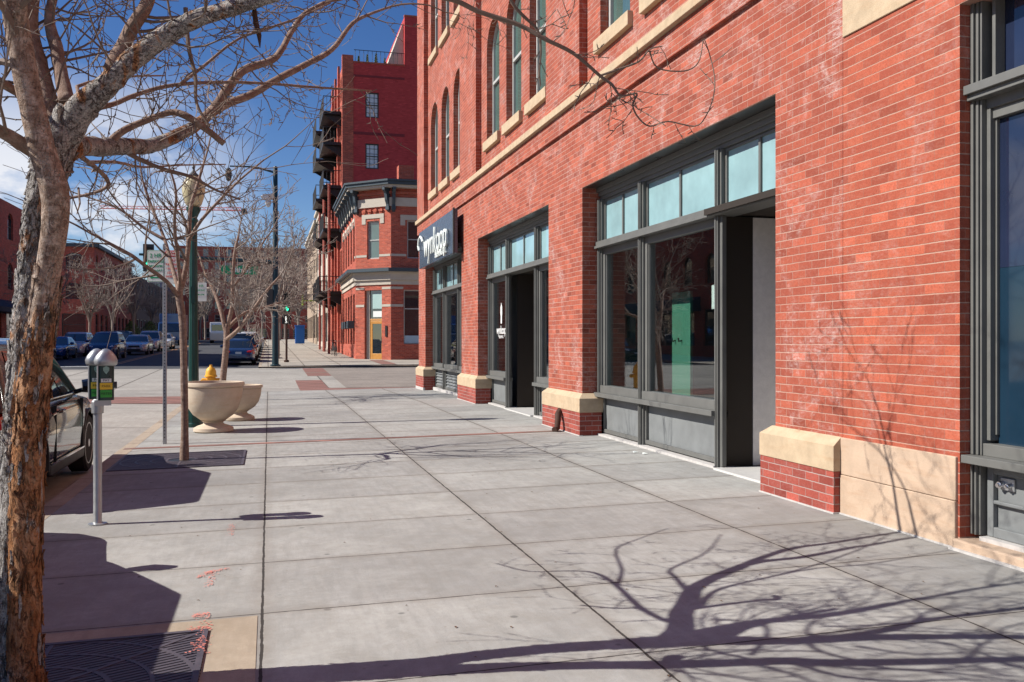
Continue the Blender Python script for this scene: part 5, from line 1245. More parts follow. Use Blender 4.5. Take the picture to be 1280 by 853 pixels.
car((-2.98, 6.05, rd(-3.0, 6.0)), 0, 'grey SUV parked at the kerb outside the left edge, casting the nearest car shadow', PT['grey'], 'suv', 1, GP)
car((-1.62, 55.3, rd(-1.6, 55.3)), 0, 'dark grey sedan with red tail lights, first parked beyond the far corner', PT['navy'], 'sedan', 0, GP)
car((-1.6, 61.2, rd(-1.6, 61.2)), 0, 'black SUV parked ahead of the dark sedan beyond the far corner', PT['black'], 'suv', 0, GP)
car((-1.6, 68, rd(-1.6, 68)), 0, 'silver SUV parked third in the row beyond the far corner', PT['silver'], 'suv', 0, GP)
car((-1.6, 75, rd(-1.6, 75)), 0, 'dark red sedan parked fourth in the row beyond the far corner', PT['maroon'], 'sedan', 0, GP)
for i, y in enumerate((83, 90, 98)): car((-1.6, y, rd(-1.6, y)), 0, ['white SUV parked fifth in the row beyond the far corner', 'grey sedan parked sixth in the row beyond the far corner', 'silver sedan parked last in the row beyond the far corner'][i], PT[['white', 'grey', 'silver'][i]], ['suv', 'sedan', 'sedan'][i], 0, GP)
GQ = 'cars waiting in the oncoming lane'
car((-10.0, 63.4, rd(-10, 63.4)), PI, 'dark blue SUV waiting first at the light in the oncoming lane', PT['navy'], 'suv', 0, GQ, 'waiting_car')
car((-9.3, 72.5, rd(-9.3, 72.5)), PI, 'silver-white sedan waiting second behind the blue SUV', PT['silver'], 'sedan', 0, GQ, 'waiting_car')
car((-9.4, 80.5, rd(-9.4, 80.5)), PI, 'silver SUV waiting third in the oncoming lane', PT['silver'], 'suv', 0, GQ, 'waiting_car')
car((-9.3, 89, rd(-9.3, 89)), PI, 'white sedan waiting fourth in the oncoming lane', PT['white'], 'sedan', 0, GQ, 'waiting_car')
GL = 'cars parked along the left kerb'
for y, c_, kd, lb in ((58.0, 'black', 'sedan', 'black sedan parked at the left kerb, nearest of its row'), (64.3, 'blue', 'sedan', 'dark blue sedan parked second along the left kerb'), (70.5, 'silver', 'suv', 'silver-grey SUV parked third along the left kerb'), (77, 'grey', 'sedan', 'grey sedan parked fourth along the left kerb'), (84, 'maroon', 'suv', 'dark red SUV parked fifth along the left kerb'), (91, 'black', 'suv', 'black SUV parked last along the left kerb')):
    car((-13.1, y, rd(-13.1, y)), PI, lb, PT[c_], kd, 0, GL)
# blue box truck far down the street
T = thing('box_truck', 'dark blue box truck far down the oncoming lane', 'truck', (-10.3, 108, rd(-10, 108)), PI)
k = MB(); k.box(-1.2, 1.2, -5, 1.5, .9, 3.4); k.build('cargo_box', PT['blue'], T, bevel=.04)
k = MB(); k.prism([(-1.1, 1.6, .5), (-1.1, 3.6, .5), (-1.1, 3.6, 1.4), (-1.1, 3.2, 2.4), (-1.1, 1.6, 2.5)], (2.2, 0, 0)); cbm = k.build('cab', PT['blue'], T, bevel=.05)
k = MB(); k.obox((-1.0, 3.64, 1.45), (2.0, 0, 0), (0, -.36, .85), (0, .02, .01)); k.build('windscreen', M['carglass'], cbm)
for yy in (2.8, -3.6):
    for sx in (-1, 1): k = MB(); k.cyl((sx * .85, yy, .45), (sx * 1.15, yy, .45), .45, 18); k.build('wheel', M['rubber'], T)
T = thing('delivery_van', 'white delivery van far down the street behind the bare trees', 'van', (-5.8, 118, rd(-6, 118)), 0)
k = MB(); k.prism([(-1, -2.8, .35), (-1, 2.8, .35), (-1, 2.8, 1.1), (-1, 2.0, 1.35), (-1, 1.4, 2.3), (-1, 1.0, 2.5), (-1, -2.7, 2.5), (-1, -2.85, 1.2)], (2, 0, 0)); bd = k.build('body', PT['white'], T, bevel=.08)
k = MB(); k.box(-.8, .8, -2.87, -2.82, 1.5, 2.2); k.build('rear_window', M['carglass'], T)
for yy in (1.8, -1.8):
    for sx in (-1, 1): k = MB(); k.cyl((sx * .78, yy, .34), (sx * 1.02, yy, .34), .34, 18); k.build('wheel', M['rubber'], T)
# ================================================================== TREES
def rvec(rg): 
    v = Vector((rg.gauss(0, 1), rg.gauss(0, 1), rg.gauss(0, 1))); return v.normalized()
def grow(mb, p, d, r, L, lvl, rg, o):
    """one branch and its children; o: options"""
    seg = o.get('seg', .12) * (1 if lvl > 1 else .8); n = max(3, int(L / seg)); pts = [p.copy()]; rad = [r]; d = d.normalized()
    zig = o.get('zig', .22); up = o.get('up', .06)
    for i in range(n):
        d = (d + rvec(rg) * zig + Vector((0, 0, up + (o.get('tipup', .0) if i > n * .5 else 0)))).normalized()
        p = p + d * (L / n); pts.append(p.copy()); rad.append(max(o['rmin'], lerp(r, r * (.32 if lvl else .25), (i + 1) / n)))
    mb.tube(pts, rad, 6 if r > .018 else (4 if r > .005 else 3), True)
    if o.get('spur') and lvl <= 1:
        for i in range(1, n):
            if rg.random() < o['spur']: q = pts[i]; t = rvec(rg); mb.tube([q, q + t * rg.uniform(.012, .035)], [rad[i] * 1.7, rad[i] * .8], 3)
    if lvl <= 0: return
    k = o['kids'][lvl] if lvl < len(o['kids']) else o['kids'][-1]
    for c in range(k):
        t = rg.uniform(.22, 1.0) if c else 1.0; i = min(n, max(1, int(t * n))); dd = (pts[i] - pts[i - 1]).normalized()
        side = rvec(rg); side = (side - dd * side.dot(dd)).normalized(); an = rg.uniform(*o.get('ang', (.5, 1.0))) * (.5 if c == 0 else 1)
        nd = dd * math.cos(an) + side * math.sin(an)
        grow(mb, pts[i], nd, max(o['rmin'], rad[i] * rg.uniform(.5, .75)), L * rg.uniform(*o.get('lr', (.5, .78))) * (1.15 - .35 * t), lvl - 1, rg, o)
def smooth_path(pts, rad, k=5):
    out, ro = [], []; n = len(pts)
    for i in range(n - 1):
        p0, p1, p2, p3 = pts[max(i - 1, 0)], pts[i], pts[i + 1], pts[min(i + 2, n - 1)]
        for j in range(k):
            t = j / k; out.append(.5 * ((2 * p1) + (p2 - p0) * t + (2 * p0 - 5 * p1 + 4 * p2 - p3) * t * t + (3 * p1 - p0 - 3 * p2 + p3) * t ** 3)); ro.append(lerp(rad[i], rad[i + 1], t))
    out.append(pts[-1]); ro.append(rad[-1]); return out, ro
# ---- the nearest big tree: main limbs follow the photograph, each at its own depth
BT = thing('honeylocust_tree', 'large bare tree with peeling orange-brown bark and forked limbs at the left edge', 'tree', (0, 0, 0))
def limb(spec, k=5):
    pts = [P(x, y, d) for x, y, d, r in spec]; rad = [r * d / FPX for x, y, d, r in spec]; return smooth_path(pts, rad, k)
def barknz(amp, fz, rid=1.0):
    def f(q, r):
        s = Vector((q.x * 14, q.y * 14, q.z * fz)); a = mnoise.fractal(s, 1.0, 2.1, 4); b_ = abs(mnoise.noise(s * 1.7)); return r * (1 + amp * (a * .9 + (.35 - b_) * 1.3 * rid))
    return f
trunk = MB(); stem = MB(); crown = MB()
t1 = limb([(14, 905, 4.03, 34), (15, 868, 4.03, 27), (16, 800, 4.04, 20), (17, 700, 4.04, 18.5), (20, 600, 4.05, 18.5), (26, 520, 4.06, 17.5), (32, 440, 4.07, 17), (37, 380, 4.12, 16), (43, 320, 4.15, 15), (50, 260, 4.16, 15.5), (64, 205, 4.16, 21), (78, 168, 4.16, 22), (92, 138, 4.15, 17)], 12)
trunk.tube(*t1, 56, nz=barknz(.17, 3.6)); trunk.build('trunk', M['barkg'], BT, smooth=True, ang=180); trunk = MB()
c1 = limb([(82, 168, 4.16, 19), (102, 136, 4.13, 17.5), (135, 106, 4.1, 14), (165, 76, 4.1, 13), (205, 46, 4.1, 12), (250, 22, 4.08, 10.5), (320, 1, 4.05, 9), (400, -28, 4.0, 8.5), (500, -60, 3.9, 8), (640, -80, 3.8, 7), (800, -110, 3.7, 5)], 8)
trunk.tube(*c1, 28, nz=barknz(.13, 14, .8))
f1 = limb([(80, 190, 4.2, 15.84), (100, 183, 4.35, 13.20), (128, 184, 4.6, 11.44), (160, 183, 4.85, 10.12), (190, 182, 5.1, 8.80), (225, 168, 5.35, 7.92), (252, 152, 5.55, 7.04)], 8)
trunk.tube(*f1, 20, nz=barknz(.12, 14, .6))
trunk.build('limb', M['bark'], BT, smooth=True, ang=180)
a1 = limb([(33, 905, 3.97, 26), (33, 868, 3.97, 21), (32, 800, 3.97, 18.5), (32, 700, 3.97, 18), (35, 600, 3.97, 18), (40, 520, 3.97, 17.5), (47, 450, 3.97, 17), (54, 395, 3.96, 15.5), (60, 340, 3.94, 14.5), (68, 285, 3.91, 15), (68, 240, 3.88, 16.5), (55, 195, 3.86, 15.5), (44, 150, 3.84, 15), (32, 95, 3.82, 14.5), (23, 45, 3.8, 14.5), (18, 0, 3.75, 14.5), (20, -90, 3.7, 14), (40, -220, 3.65, 11), (30, -360, 3.6, 8)], 8)
stem = MB(); stem.tube(*a1, 44, nz=lambda q, r: barknz(.05 if q.z > 1.75 else (.15 if q.z < 1.3 else lerp(.15, .05, (q.z - 1.3) / .45)), 4.0, .9)(q, r)); stem.build('trunk', M['barka'], BT, smooth=True, ang=180)
d1 = limb([(72, 165, 4.2, 16), (58, 128, 4.25, 14), (48, 85, 4.3, 12), (36, 30, 4.35, 11), (42, -60, 4.4, 9), (20, -160, 4.5, 7)], 6)
stem = MB(); stem.tube(*d1, 18, nz=barknz(.08, 12)); stem.build('limb', M['bark2'], BT, smooth=True, ang=180)
e1 = limb([(84, 130, 4.2, 10), (76, 90, 4.3, 8), (70, 58, 4.35, 8), (62, 20, 4.4, 6), (75, -40, 4.5, 5)], 5)
stem = MB(); stem.tube(*e1, 12, nz=barknz(.1, 14)); stem.build('limb', M['bark2'], BT, smooth=True, ang=180)
c2 = limb([(140, 90, 4.1, 12), (152, 62, 4.12, 9), (165, 35, 4.15, 8.5), (182, 8, 4.2, 8), (196, -30, 4.3, 7), (230, -110, 4.4, 6), (250, -200, 4.5, 4)], 5)
stem = MB(); stem.tube(*c2, 14, nz=barknz(.08, 12)); stem.build('limb', M['bark2'], BT, smooth=True, ang=180)
g1 = limb([(58, 195, 3.95, 11), (30, 182, 3.9, 9), (8, 168, 3.85, 8), (-30, 150, 3.8, 7), (-90, 110, 3.8, 5)], 5)
stem = MB(); stem.tube(*g1, 14, nz=barknz(.08, 12)); stem.build('limb', M['bark2'], BT, smooth=True, ang=180)
f2 = limb([(250, 153, 5.55, 6.80), (268, 136, 5.65, 6.38), (285, 110, 5.7, 5.52), (305, 88, 5.8, 5.10), (340, 75, 5.95, 4.25), (352, 62, 6.0, 3.82), (364, 40, 6.1, 3.40), (380, 18, 6.2, 2.98), (405, 4, 6.3, 2.55)], 5)
f3 = limb([(256, 148, 5.6, 5.95), (280, 132, 5.8, 5.10), (315, 118, 6.0, 4.67), (345, 100, 6.1, 4.25), (380, 82, 6.25, 3.82), (415, 62, 6.4, 3.23), (440, 30, 6.5, 2.55), (462, 18, 6.6, 1.70), (490, 8, 6.7, 1.27)], 5)
f4 = limb([(132, 184, 4.65, 6), (152, 165, 4.7, 4.5), (180, 152, 4.75, 4), (212, 141, 4.8, 4), (232, 145, 4.8, 4.5), (258, 162, 4.85, 4), (280, 180, 4.9, 3.5)], 5)
h1 = limb([(420, -35, 3.98, 3.60), (500, -15, 4.1, 3.24), (566, 0, 4.2, 3.17), (599, 15, 4.25, 3.02), (648, 31, 4.3, 2.88), (681, 49, 4.3, 2.59), (717, 67, 4.35, 2.38), (750, 95, 4.4, 2.02), (765, 106, 4.4, 1.87), (776, 120, 4.4, 1.44), (796, 117, 4.42, 1.30), (791, 131, 4.42, 1.15), (797, 146, 4.45, 1.08), (812, 158, 4.45, 1.01), (835, 152, 4.5, 0.94), (868, 158, 4.5, 0.86), (882, 146, 4.5, 0.79), (892, 120, 4.52, 0.79), (893, 95, 4.52, 0.72), (886, 65, 4.55, 0.65), (880, 48, 4.55, 0.58)], 4)
h2 = limb([(750, 95, 4.4, 1.50), (775, 86, 4.42, 1.50), (799, 77, 4.45, 1.20), (812, 62, 4.45, 0.98), (828, 58, 4.45, 0.75)], 4)
h3 = limb([(812, 64, 4.45, 1.05), (822, 85, 4.5, 0.98), (855, 89, 4.5, 0.90), (873, 78, 4.52, 0.75), (879, 50, 4.55, 0.68)], 4)
h4 = limb([(630, -20, 4.3, 2.40), (641, 5, 4.32, 2.08), (654, 20, 4.33, 2.08), (672, 38, 4.34, 1.76), (676, 62, 4.34, 1.44), (674, 90, 4.34, 1.28), (676, 108, 4.35, 0.80)], 4)
for q in (f2, f3, f4): stem = MB(); stem.tube(*q, 10, nz=barknz(.1, 16)); stem.build('limb', M['bark2'], BT, smooth=True, ang=180)
rg = random.Random(11)
for q in (h1, h2, h3, h4): crown.tube(*q, 6)
opt = dict(seg=.07, zig=.26, up=.03, rmin=.0022, kids=[0, 3, 3, 3, 3], ang=(.5, 1.15), lr=(.45, .75), spur=.7)
def sprout(path, a, b, n, L, lvl, r=.008, bias=None, o=opt):
    pts, rad = path; N = len(pts)
    for i in range(n):
        k = int(lerp(a, b, (i + rg.random()) / n) * (N - 1)); k = min(max(k, 1), N - 1); dd = (pts[k] - pts[k - 1]).normalized(); s = rvec(rg)
        if bias is not None: s = (s + Vector(bias)).normalized()
        s = (s - dd * s.dot(dd) * .8).normalized(); grow(crown, pts[k], (dd * .5 + s).normalized(), min(r, rad[k] * .6), L * rg.uniform(.6, 1.25), lvl, rg, o)
sprout(c1, .22, .6, 9, .55, 2, .006); sprout(c1, .6, 1, 8, 1.0, 3, .014, (0, .2, 2.5))
sprout(f1, .35, 1, 8, .5, 2, .006, (0, .3, .2)); sprout(f2, .05, 1, 9, .5, 2, .006); sprout(f3, .05, 1, 9, .5, 2, .006, (0, 0, .2)); sprout(f4, .3, 1, 6, .35, 1, .004)
grow(crown, f2[0][-1], f2[0][-1] - f2[0][-3], .012, 1.0, 3, rg, opt); grow(crown, f3[0][-1], f3[0][-1] - f3[0][-3], .008, .7, 3, rg, opt)
sprout(d1, .2, 1, 9, .7, 2, .008, (0, .3, .2)); sprout(e1, .3, 1, 9, .55, 2, .006, (0, .4, .2)); sprout(c2, .2, 1, 10, .7, 2, .008, (.3, .3, .2)); sprout(g1, .3, 1, 7, .7, 2, .008)
sprout(a1, .72, 1, 7, 1.0, 3, .016, (0, 0, .4)); sprout(h1, .2, .6, 11, .22, 1, .003); sprout(h1, .6, 1, 9, .10, 0, .0015); sprout(h2, .3, 1, 5, .1, 0, .0015); sprout(h4, .2, 1, 7, .12, 0, .002)
opt2 = dict(opt); opt2.update(seg=.16, kids=[0, 3, 3, 4, 4], up=.05)
for q, r_, L_, lv in ((a1, .028, 1.9, 4), (d1, .022, 1.5, 4), (c2, .016, 1.3, 3), (c1, .018, 1.6, 3)):
    grow(crown, q[0][-1], (q[0][-1] - q[0][-4]).normalized() + Vector((0, 0, .8)), r_, L_, lv, rg, opt2)
# further limbs whose real places are worked out from the shadows they throw on the walk
SV = Vector((1, -.12, 0)).normalized() * math.cos(R(39.3)) - Vector((0, 0, math.sin(R(39.3))))
def from_shadow(pts, z0, z1, r0, r1, k=3):
    out, rr = [], []; n = len(pts)
    for i, (px, py) in enumerate(pts):
        x, y = at(px, py, h=HCAM - walkz(2.5, 5)); g = Vector((x, y, walkz(x, y))); z = lerp(z0, z1, i / (n - 1)); t = (z - g.z) / -SV.z
        out.append(g - SV * t); rr.append(lerp(r0, r1, i / (n - 1)))
    return smooth_path(out, rr, k)
zx = lambda L: [(320 + a * .75, 640 + b * .75) for a, b in L]
SH = [(from_shadow(zx([(732, 215), (715, 190), (680, 178), (640, 157), (600, 120), (565, 100), (520, 96), (455, 96), (400, 82)]), 2.62, 2.25, .022, .005), 9),
      (from_shadow(zx([(602, 122), (610, 95), (600, 62), (640, 45), (690, 28)]), 2.45, 2.75, .011, .004), 6),
      (from_shadow(zx([(640, 157), (600, 158), (540, 152)]), 2.5, 2.3, .012, .008), 2),
      (from_shadow(zx([(735, 150), (700, 110), (692, 95), (750, 70), (775, 40)]), 2.62, 3.3, .016, .005), 7),
      (from_shadow(zx([(738, 160), (760, 135), (800, 122), (860, 110), (940, 90), (1020, 62), (1060, 40)]), 2.62, 3.2, .017, .005), 9),
      (from_shadow(zx([(860, 110), (930, 98), (1020, 92), (1110, 78), (1185, 66)]), 2.9, 3.6, .011, .004), 7),
      (from_shadow(zx([(760, 178), (830, 182), (900, 178), (980, 182)]), 2.7, 3.3, .008, .003), 5),
      (from_shadow(zx([(825, 238), (852, 205), (842, 186), (812, 182), (835, 192)]), 3.0, 3.3, .012, .007), 2),
      (from_shadow(zx([(860, 215), (950, 205), (1040, 190), (1150, 165), (1280, 140)]), 3.0, 4.2, .010, .005), 8),
      (from_shadow(zx([(800, 245), (870, 262), (930, 283), (990, 310)]), 3.1, 3.8, .013, .006), 6),
      (from_shadow(zx([(1000, 225), (1100, 240), (1200, 238), (1300, 250)]), 3.5, 4.6, .012, .006), 8),
      (from_shadow(zx([(900, 250), (1000, 262), (1120, 268), (1260, 300)]), 3.3, 4.4, .012, .006), 8)]
for q, n_ in SH:
    stem = MB(); stem.tube(*q, 8, nz=barknz(.1, 16)); stem.build('limb', M['bark2'], BT, smooth=True, ang=180); sprout(q, .2, 1, max(2, int(n_ * .75)), .34, 1 if n_ > 6 else 2, .005)
# hanging thin twigs around the trunk
for (x, y, d, x2, y2) in ((92, 215, 4.1, 60, 215), (98, 235, 4.1, 96, 268), (70, 185, 4.0, 110, 300)):
    a = P(x, y, d); b_ = P(x2, y2, d - .1); crown.tube([a, a.lerp(b_, .5) + rvec(rg) * .02, b_], [.005, .004, .002], 4)
# long thin branch dropping across the view to lower right (from the photograph)
v1 = limb([(150, 186, 4.8, 3.5), (175, 200, 4.9, 3), (205, 212, 5.0, 2.6), (240, 222, 5.1, 2.2), (270, 238, 5.2, 1.6), (300, 250, 5.3, 1)], 5); crown.tube(*v1, 5); sprout(v1, .2, 1, 6, .3, 1, .003)
v2 = limb([(232, 10, 4.3, 3), (236, 60, 4.3, 2.6), (244, 95, 4.3, 2.4), (246, 130, 4.32, 2), (262, 158, 4.33, 1.4)], 5); crown.tube(*v2, 5); sprout(v2, .2, 1, 6, .2, 1, .003)
crown.build('crown', M['twig'], BT)
# seed pod
k = MB(); pod = [P(x, y, 4.1) for x, y in ((319, 5), (318, 15), (320, 30), (324, 45), (325, 60))]; k.tube(pod, [.004, .011, .013, .011, .002], 5); k.build('seed_pod', M['rust'], BT)

# loose bark plates lifting off the lower trunk
fk = MB(); fg = MB(); rg = random.Random(77)
def flakes(mb, path, n, zmax, wmin=.012, wmax=.03):
    pts, rad = path; N = len(pts)
    for _ in range(n):
        k = rg.randrange(1, N - 2); c_ = pts[k]
        if c_.z > zmax or c_.z < -.1: continue
        ax = (pts[k + 1] - pts[k - 1]).normalized(); a = rg.random() * 2 * PI; u_ = ax.orthogonal().normalized(); v_ = ax.cross(u_); nr = u_ * math.cos(a) + v_ * math.sin(a); tg = ax.cross(nr)
        w_, h_ = rg.uniform(wmin, wmax), rg.uniform(.05, .16); lift = rg.uniform(.002, .009); r_ = rad[k] * 1.03
        rows = 6; vs = []
        for i in range(rows + 1):
            t = i / rows; ww = w_ * (math.sin(PI * min(1, max(.06, t + rg.uniform(-.06, .06)))) ** .6); ce = c_ + ax * (h_ * (t - .5)) + nr * (r_ + lift * (2 * t - 1) ** 2) + tg * rg.uniform(-.003, .003)
            for sgn, ex in ((-1, lift * rg.uniform(.2, 1.3)), (0, .004), (1, lift * rg.uniform(0, .5))): vs.append(ce + tg * sgn * ww * .5 + nr * ex)
        M_ = len(vs); vs2 = [v - nr * .005 for v in vs]; fs = []
        for i in range(rows):
            for j in range(2):
                q = i * 3 + j; fs.append((q, q + 1, q + 4, q + 3)); fs.append((M_ + q, M_ + q + 3, M_ + q + 4, M_ + q + 1))
            fs.append((i * 3, (i + 1) * 3, M_ + (i + 1) * 3, M_ + i * 3)); fs.append((i * 3 + 2, M_ + i * 3 + 2, M_ + (i + 1) * 3 + 2, (i + 1) * 3 + 2))
        mb.add(vs + vs2, fs)
flakes(fk, a1, 520, 1.75); flakes(fg, t1, 650, 2.3); flakes(fg, a1, 170, 1.6, .01, .022)
o = fk.build('bark_plates', M['barka'], BT, smooth=True, ang=50); o['kind'] = 'stuff'
o = fg.build('bark_plates', M['barkg'], BT, smooth=True, ang=50); o['kind'] = 'stuff'
# ---- generic bare tree
def bare_tree(name, label, loc, spec, seed, opts, n_sub, hgt, mat_t=None, mat_c=None, group=None, cat='tree'):
    """spec: list of explicit limbs [(x,y,z,r)...] relative to base"""
    T = thing(name, label, cat, loc, 0, group); rg_ = random.Random(seed); tr = MB(); cr_ = MB()
    for sp in spec:
        pts, rad = smooth_path([Vector(s[:3]) for s in sp], [s[3] for s in sp], 4); tr.tube(pts, rad, 10, nz=barknz(.1, 10))
    tr.build('trunk', mat_t or M['bark2'], T, smooth=True, ang=180)
    for sp in spec[1:] if len(spec) > 1 else spec:
        pts, rad = smooth_path([Vector(s[:3]) for s in sp], [s[3] for s in sp], 4); N = len(pts)
        for i in range(n_sub):
            k = int(lerp(.25, 1, (i + rg_.random()) / n_sub) * (N - 1)); k = max(1, k); dd = (pts[k] - pts[k - 1]).normalized(); s = rvec(rg_); s = (s - dd * s.dot(dd) * .6 + Vector((0, 0, .2))).normalized()
            grow(cr_, pts[k], (dd * .6 + s).normalized(), rad[k] * .6, hgt * rg_.uniform(.6, 1.2), opts.get('lvl', 3), rg_, opts)
        grow(cr_, pts[-1], pts[-1] - pts[-3], rad[-1], hgt * 1.1, opts.get('lvl', 3), rg_, opts)
    cr_.build('crown', mat_c or M['twigg'], T); return T
# slim tree at the second grate (limbs taken from the photograph)
bx, by = -1.07, 12.5; bz = walkz(bx, by); B0 = Vector((bx, by, bz))
def rel(px, py, d, r): q = P(px, py, d) - B0; return (q.x, q.y, q.z, r * d / FPX)
D0 = (bx * SA + by * CA)
D = D0
spec = [[rel(230, 580, D, 6), rel(231, 540, D, 4.6), rel(230, 460, D, 4.4), rel(228, 400, D, 4.4), rel(224, 370, D, 4.6), rel(226, 352, D, 4)],
        [rel(226, 362, D, 3.6), rel(232, 335, D + .05, 3), rel(236, 300, D + .1, 2.8), rel(238, 262, D + .15, 2.4), (*[a for a in rel(247, 230, D + .2, 2)],), rel(256, 200, D + .3, 1.3)],
        [rel(224, 372, D, 3), rel(208, 352, D - .2, 2.6), rel(185, 335, D - .4, 2.4), rel(165, 320, D - .6, 2.2), rel(140, 306, D - .7, 1.8), rel(110, 290, D - .8, 1.3)],
        [rel(225, 368, D, 3), rel(214, 330, D + .3, 2.4), rel(206, 300, D + .5, 2), rel(190, 260, D + .7, 1.8), rel(178, 225, D + .8, 1.3)],
        [rel(236, 300, D + .1, 2.4), rel(252, 275, D - .1, 2), rel(275, 250, D - .3, 1.8), rel(300, 225, D - .5, 1.4), rel(330, 200, D - .6, 1)],
        [rel(226, 360, D, 2.4), rel(222, 320, D - .3, 2.2), rel(218, 280, D - .5, 1.9), rel(220, 240, D - .7, 1.5), rel(210, 205, D - .8, 1.0)],
        [rel(206, 300, D + .5, 2.2), rel(180, 285, D + .5, 1.8), rel(150, 262, D + .5, 1.5), rel(120, 250, D + .5, 1)]]
o2 = dict(seg=.14, zig=.15, up=.035, rmin=.0035, kids=[0, 2, 3, 3], ang=(.4, .95), lr=(.5, .75), lvl=2)
bare_tree('street_tree', 'slim bare young tree standing in the second grate beyond the meter', B0, spec, 21, o2, 6, .85, M['bark2'], M['twig'])
# second slim tree behind the planters
bx, by = -1.25, 25.2; bz = walkz(bx, by); B0 = Vector((bx, by, bz)); D = bx * SA + by * CA
spec = [[rel(277, 500, D, 4.5), rel(279, 470, D, 4), rel(283, 430, D, 3.8), rel(283, 405, D, 3.5)],
        [rel(283, 418, D, 3), rel(277, 392, D, 2.6), rel(268, 365, D + .3, 2.2), rel(258, 345, D + .5, 1.7), rel(250, 322, D + .6, 1.1)],
        [rel(283, 410, D, 3), rel(290, 385, D, 2.6), rel(291, 350, D, 2.3), rel(293, 320, D, 1.9), rel(298, 295, D, 1.2)],
        [rel(283, 425, D, 3), rel(300, 410, D - .4, 2.4), rel(318, 385, D - .7, 2), rel(335, 362, D - .9, 1.6), rel(350, 345, D - 1, 1.0)],
        [rel(291, 360, D, 2), rel(305, 340, D + .5, 1.8), rel(320, 318, D + .8, 1.5), rel(332, 298, D + 1, 1)],
        [rel(283, 412, D, 2.4), rel(305, 392, D + .8, 2), rel(330, 385, D + 1.4, 1.6), rel(352, 378, D + 1.8, 1.1)]]
o3 = dict(seg=.2, zig=.2, up=.03, rmin=.006, kids=[0, 3, 4, 4], ang=(.4, 1.0), lr=(.5, .75), lvl=3)
bare_tree('street_tree', 'bushy bare tree rising behind the two stone planters', B0, spec, 31, o3, 5, 1.0, M['bark2'], M['twigg'])
# far trees: three shapes, copied
def far_proto(seed, h, rmin=.014):
    rg_ = random.Random(seed); spec = [[(0, 0, 0, .14), (.05, 0, .8, .12), (.0, .05, h * .32, .11)]]
    for i in range(6):
        a = i * 1.05 + rg_.random(); q = rg_.uniform(.6, 1.0); spec.append([(0, .05, h * .28, .09), (.3 * math.cos(a), .3 * math.sin(a), h * .42, .075), (h * .17 * q * math.cos(a), h * .17 * q * math.sin(a), h * .6, .055), (h * .28 * q * math.cos(a + .2), h * .28 * q * math.sin(a + .2), h * .8, .03)])
    return spec
o4 = dict(seg=.35, zig=.24, up=.04, rmin=.013, kids=[0, 3, 4, 4], ang=(.4, 1.0), lr=(.5, .72), lvl=3)
GT = 'bare street trees further along'
spots = [(.5, 58.5, 0, 7.6, 'bare tree just past the far signal post on the right-hand walk'), (.5, 67, 1, 8, 'second bare tree past the far signal post on the right-hand walk'), (.6, 76, 2, 8.2, 'third bare tree past the far signal post on the right-hand walk'),
         (.5, 86, 0, 8.5, 'fourth bare tree past the far signal post on the right-hand walk'), (.5, 97, 1, 9, 'fifth bare tree past the far signal post on the right-hand walk'), (.5, 110, 2, 9.5, 'farthest bare tree on the right-hand walk'),
         (-15.6, 72, 2, 7.0, 'nearest bare tree on the left-hand walk'), (-16, 92, 1, 8, 'second bare tree on the left-hand walk, behind the parked cars'), (-16.5, 108, 0, 9, 'third bare tree on the left-hand walk'), (-16.4, 124, 2, 9, 'fourth bare tree on the left-hand walk'),
         (-16.3, 142, 1, 9, 'fifth bare tree on the left-hand walk'), (-12, 175, 0, 10, 'bare tree far behind the oncoming cars'), (-4, 190, 1, 12, 'bare tree at the far end of the street, left of centre'), (3, 185, 2, 12, 'bare tree at the far end of the street, right of centre'), (-9.5, 150, 1, 10.5, 'bare tree far down the street behind the oncoming lane'), (-1, 160, 2, 12.5, 'tall bare tree far down the street behind the green street sign'), (-6, 205, 0, 15, 'tallest bare tree at the street end, before the brown-red block'), (4.5, 150, 1, 12, 'tall bare tree far down the street right of the traffic pole'), (1.5, 135, 0, 11, 'bare tree far down the right-hand walk near the street end')]
protos = []
for i, s_ in enumerate((41, 42, 43)):
    x, y, v, h, lb = spots[i]; T = bare_tree('bare_tree', lb, (x, y, rise(y) - .1), far_proto(s_, 8), s_ + 5, o4, 4, 1.25, M['twigg'], M['twigg'], GT); protos.append(T); T.scale = (h / 8,) * 3
for i, (x, y, v, h, lb) in enumerate(spots[3:]): dup(protos[v], (x, y, rise(y) - .1), i * 1.3, lb, h / 8)
# a couple of green shrubs on the far left
for i, (x, y) in enumerate(((-17.2, 128), (-15.2, 130))):
    b = shrub('x', None, 2.6, 1.1, 900, 70 + i, .14); o = b.build('evergreen_shrub', M['leaf']); o.location = (x, y, rise(y) - .1); tag(o, ['left leafy green shrub beyond the parked cars', 'right leafy green shrub beyond the parked cars'][i], 'shrub', 'green shrubs beyond the parked cars')

# ================================================================== SKY, SUN, CAMERA
EL = 39.3; v = Vector((1, -.12, 0)).normalized(); sd = Vector((-v.x * math.cos(R(EL)), -v.y * math.cos(R(EL)), math.sin(R(EL))))
wd = bpy.data.worlds.new('World'); scene.world = wd; wd.use_nodes = True; nt = wd.node_tree; nt.nodes.clear()
out = nt.nodes.new('ShaderNodeOutputWorld'); bg = nt.nodes.new('ShaderNodeBackground'); sky = nt.nodes.new('ShaderNodeTexSky')
sky.sky_type = 'NISHITA'; sky.sun_disc = False; sky.sun_elevation = R(EL); sky.sun_rotation = math.atan2(sd.x, sd.y); sky.altitude = 1600; sky.air_density = 1.0; sky.dust_density = .3; sky.ozone_density = 2.0
hs = nt.nodes.new('ShaderNodeHueSaturation'); hs.inputs['Saturation'].default_value = 1.28; hs.inputs['Hue'].default_value = .512; hs.inputs['Value'].default_value = 1.0
nt.links.new(sky.outputs[0], hs.inputs['Color'])
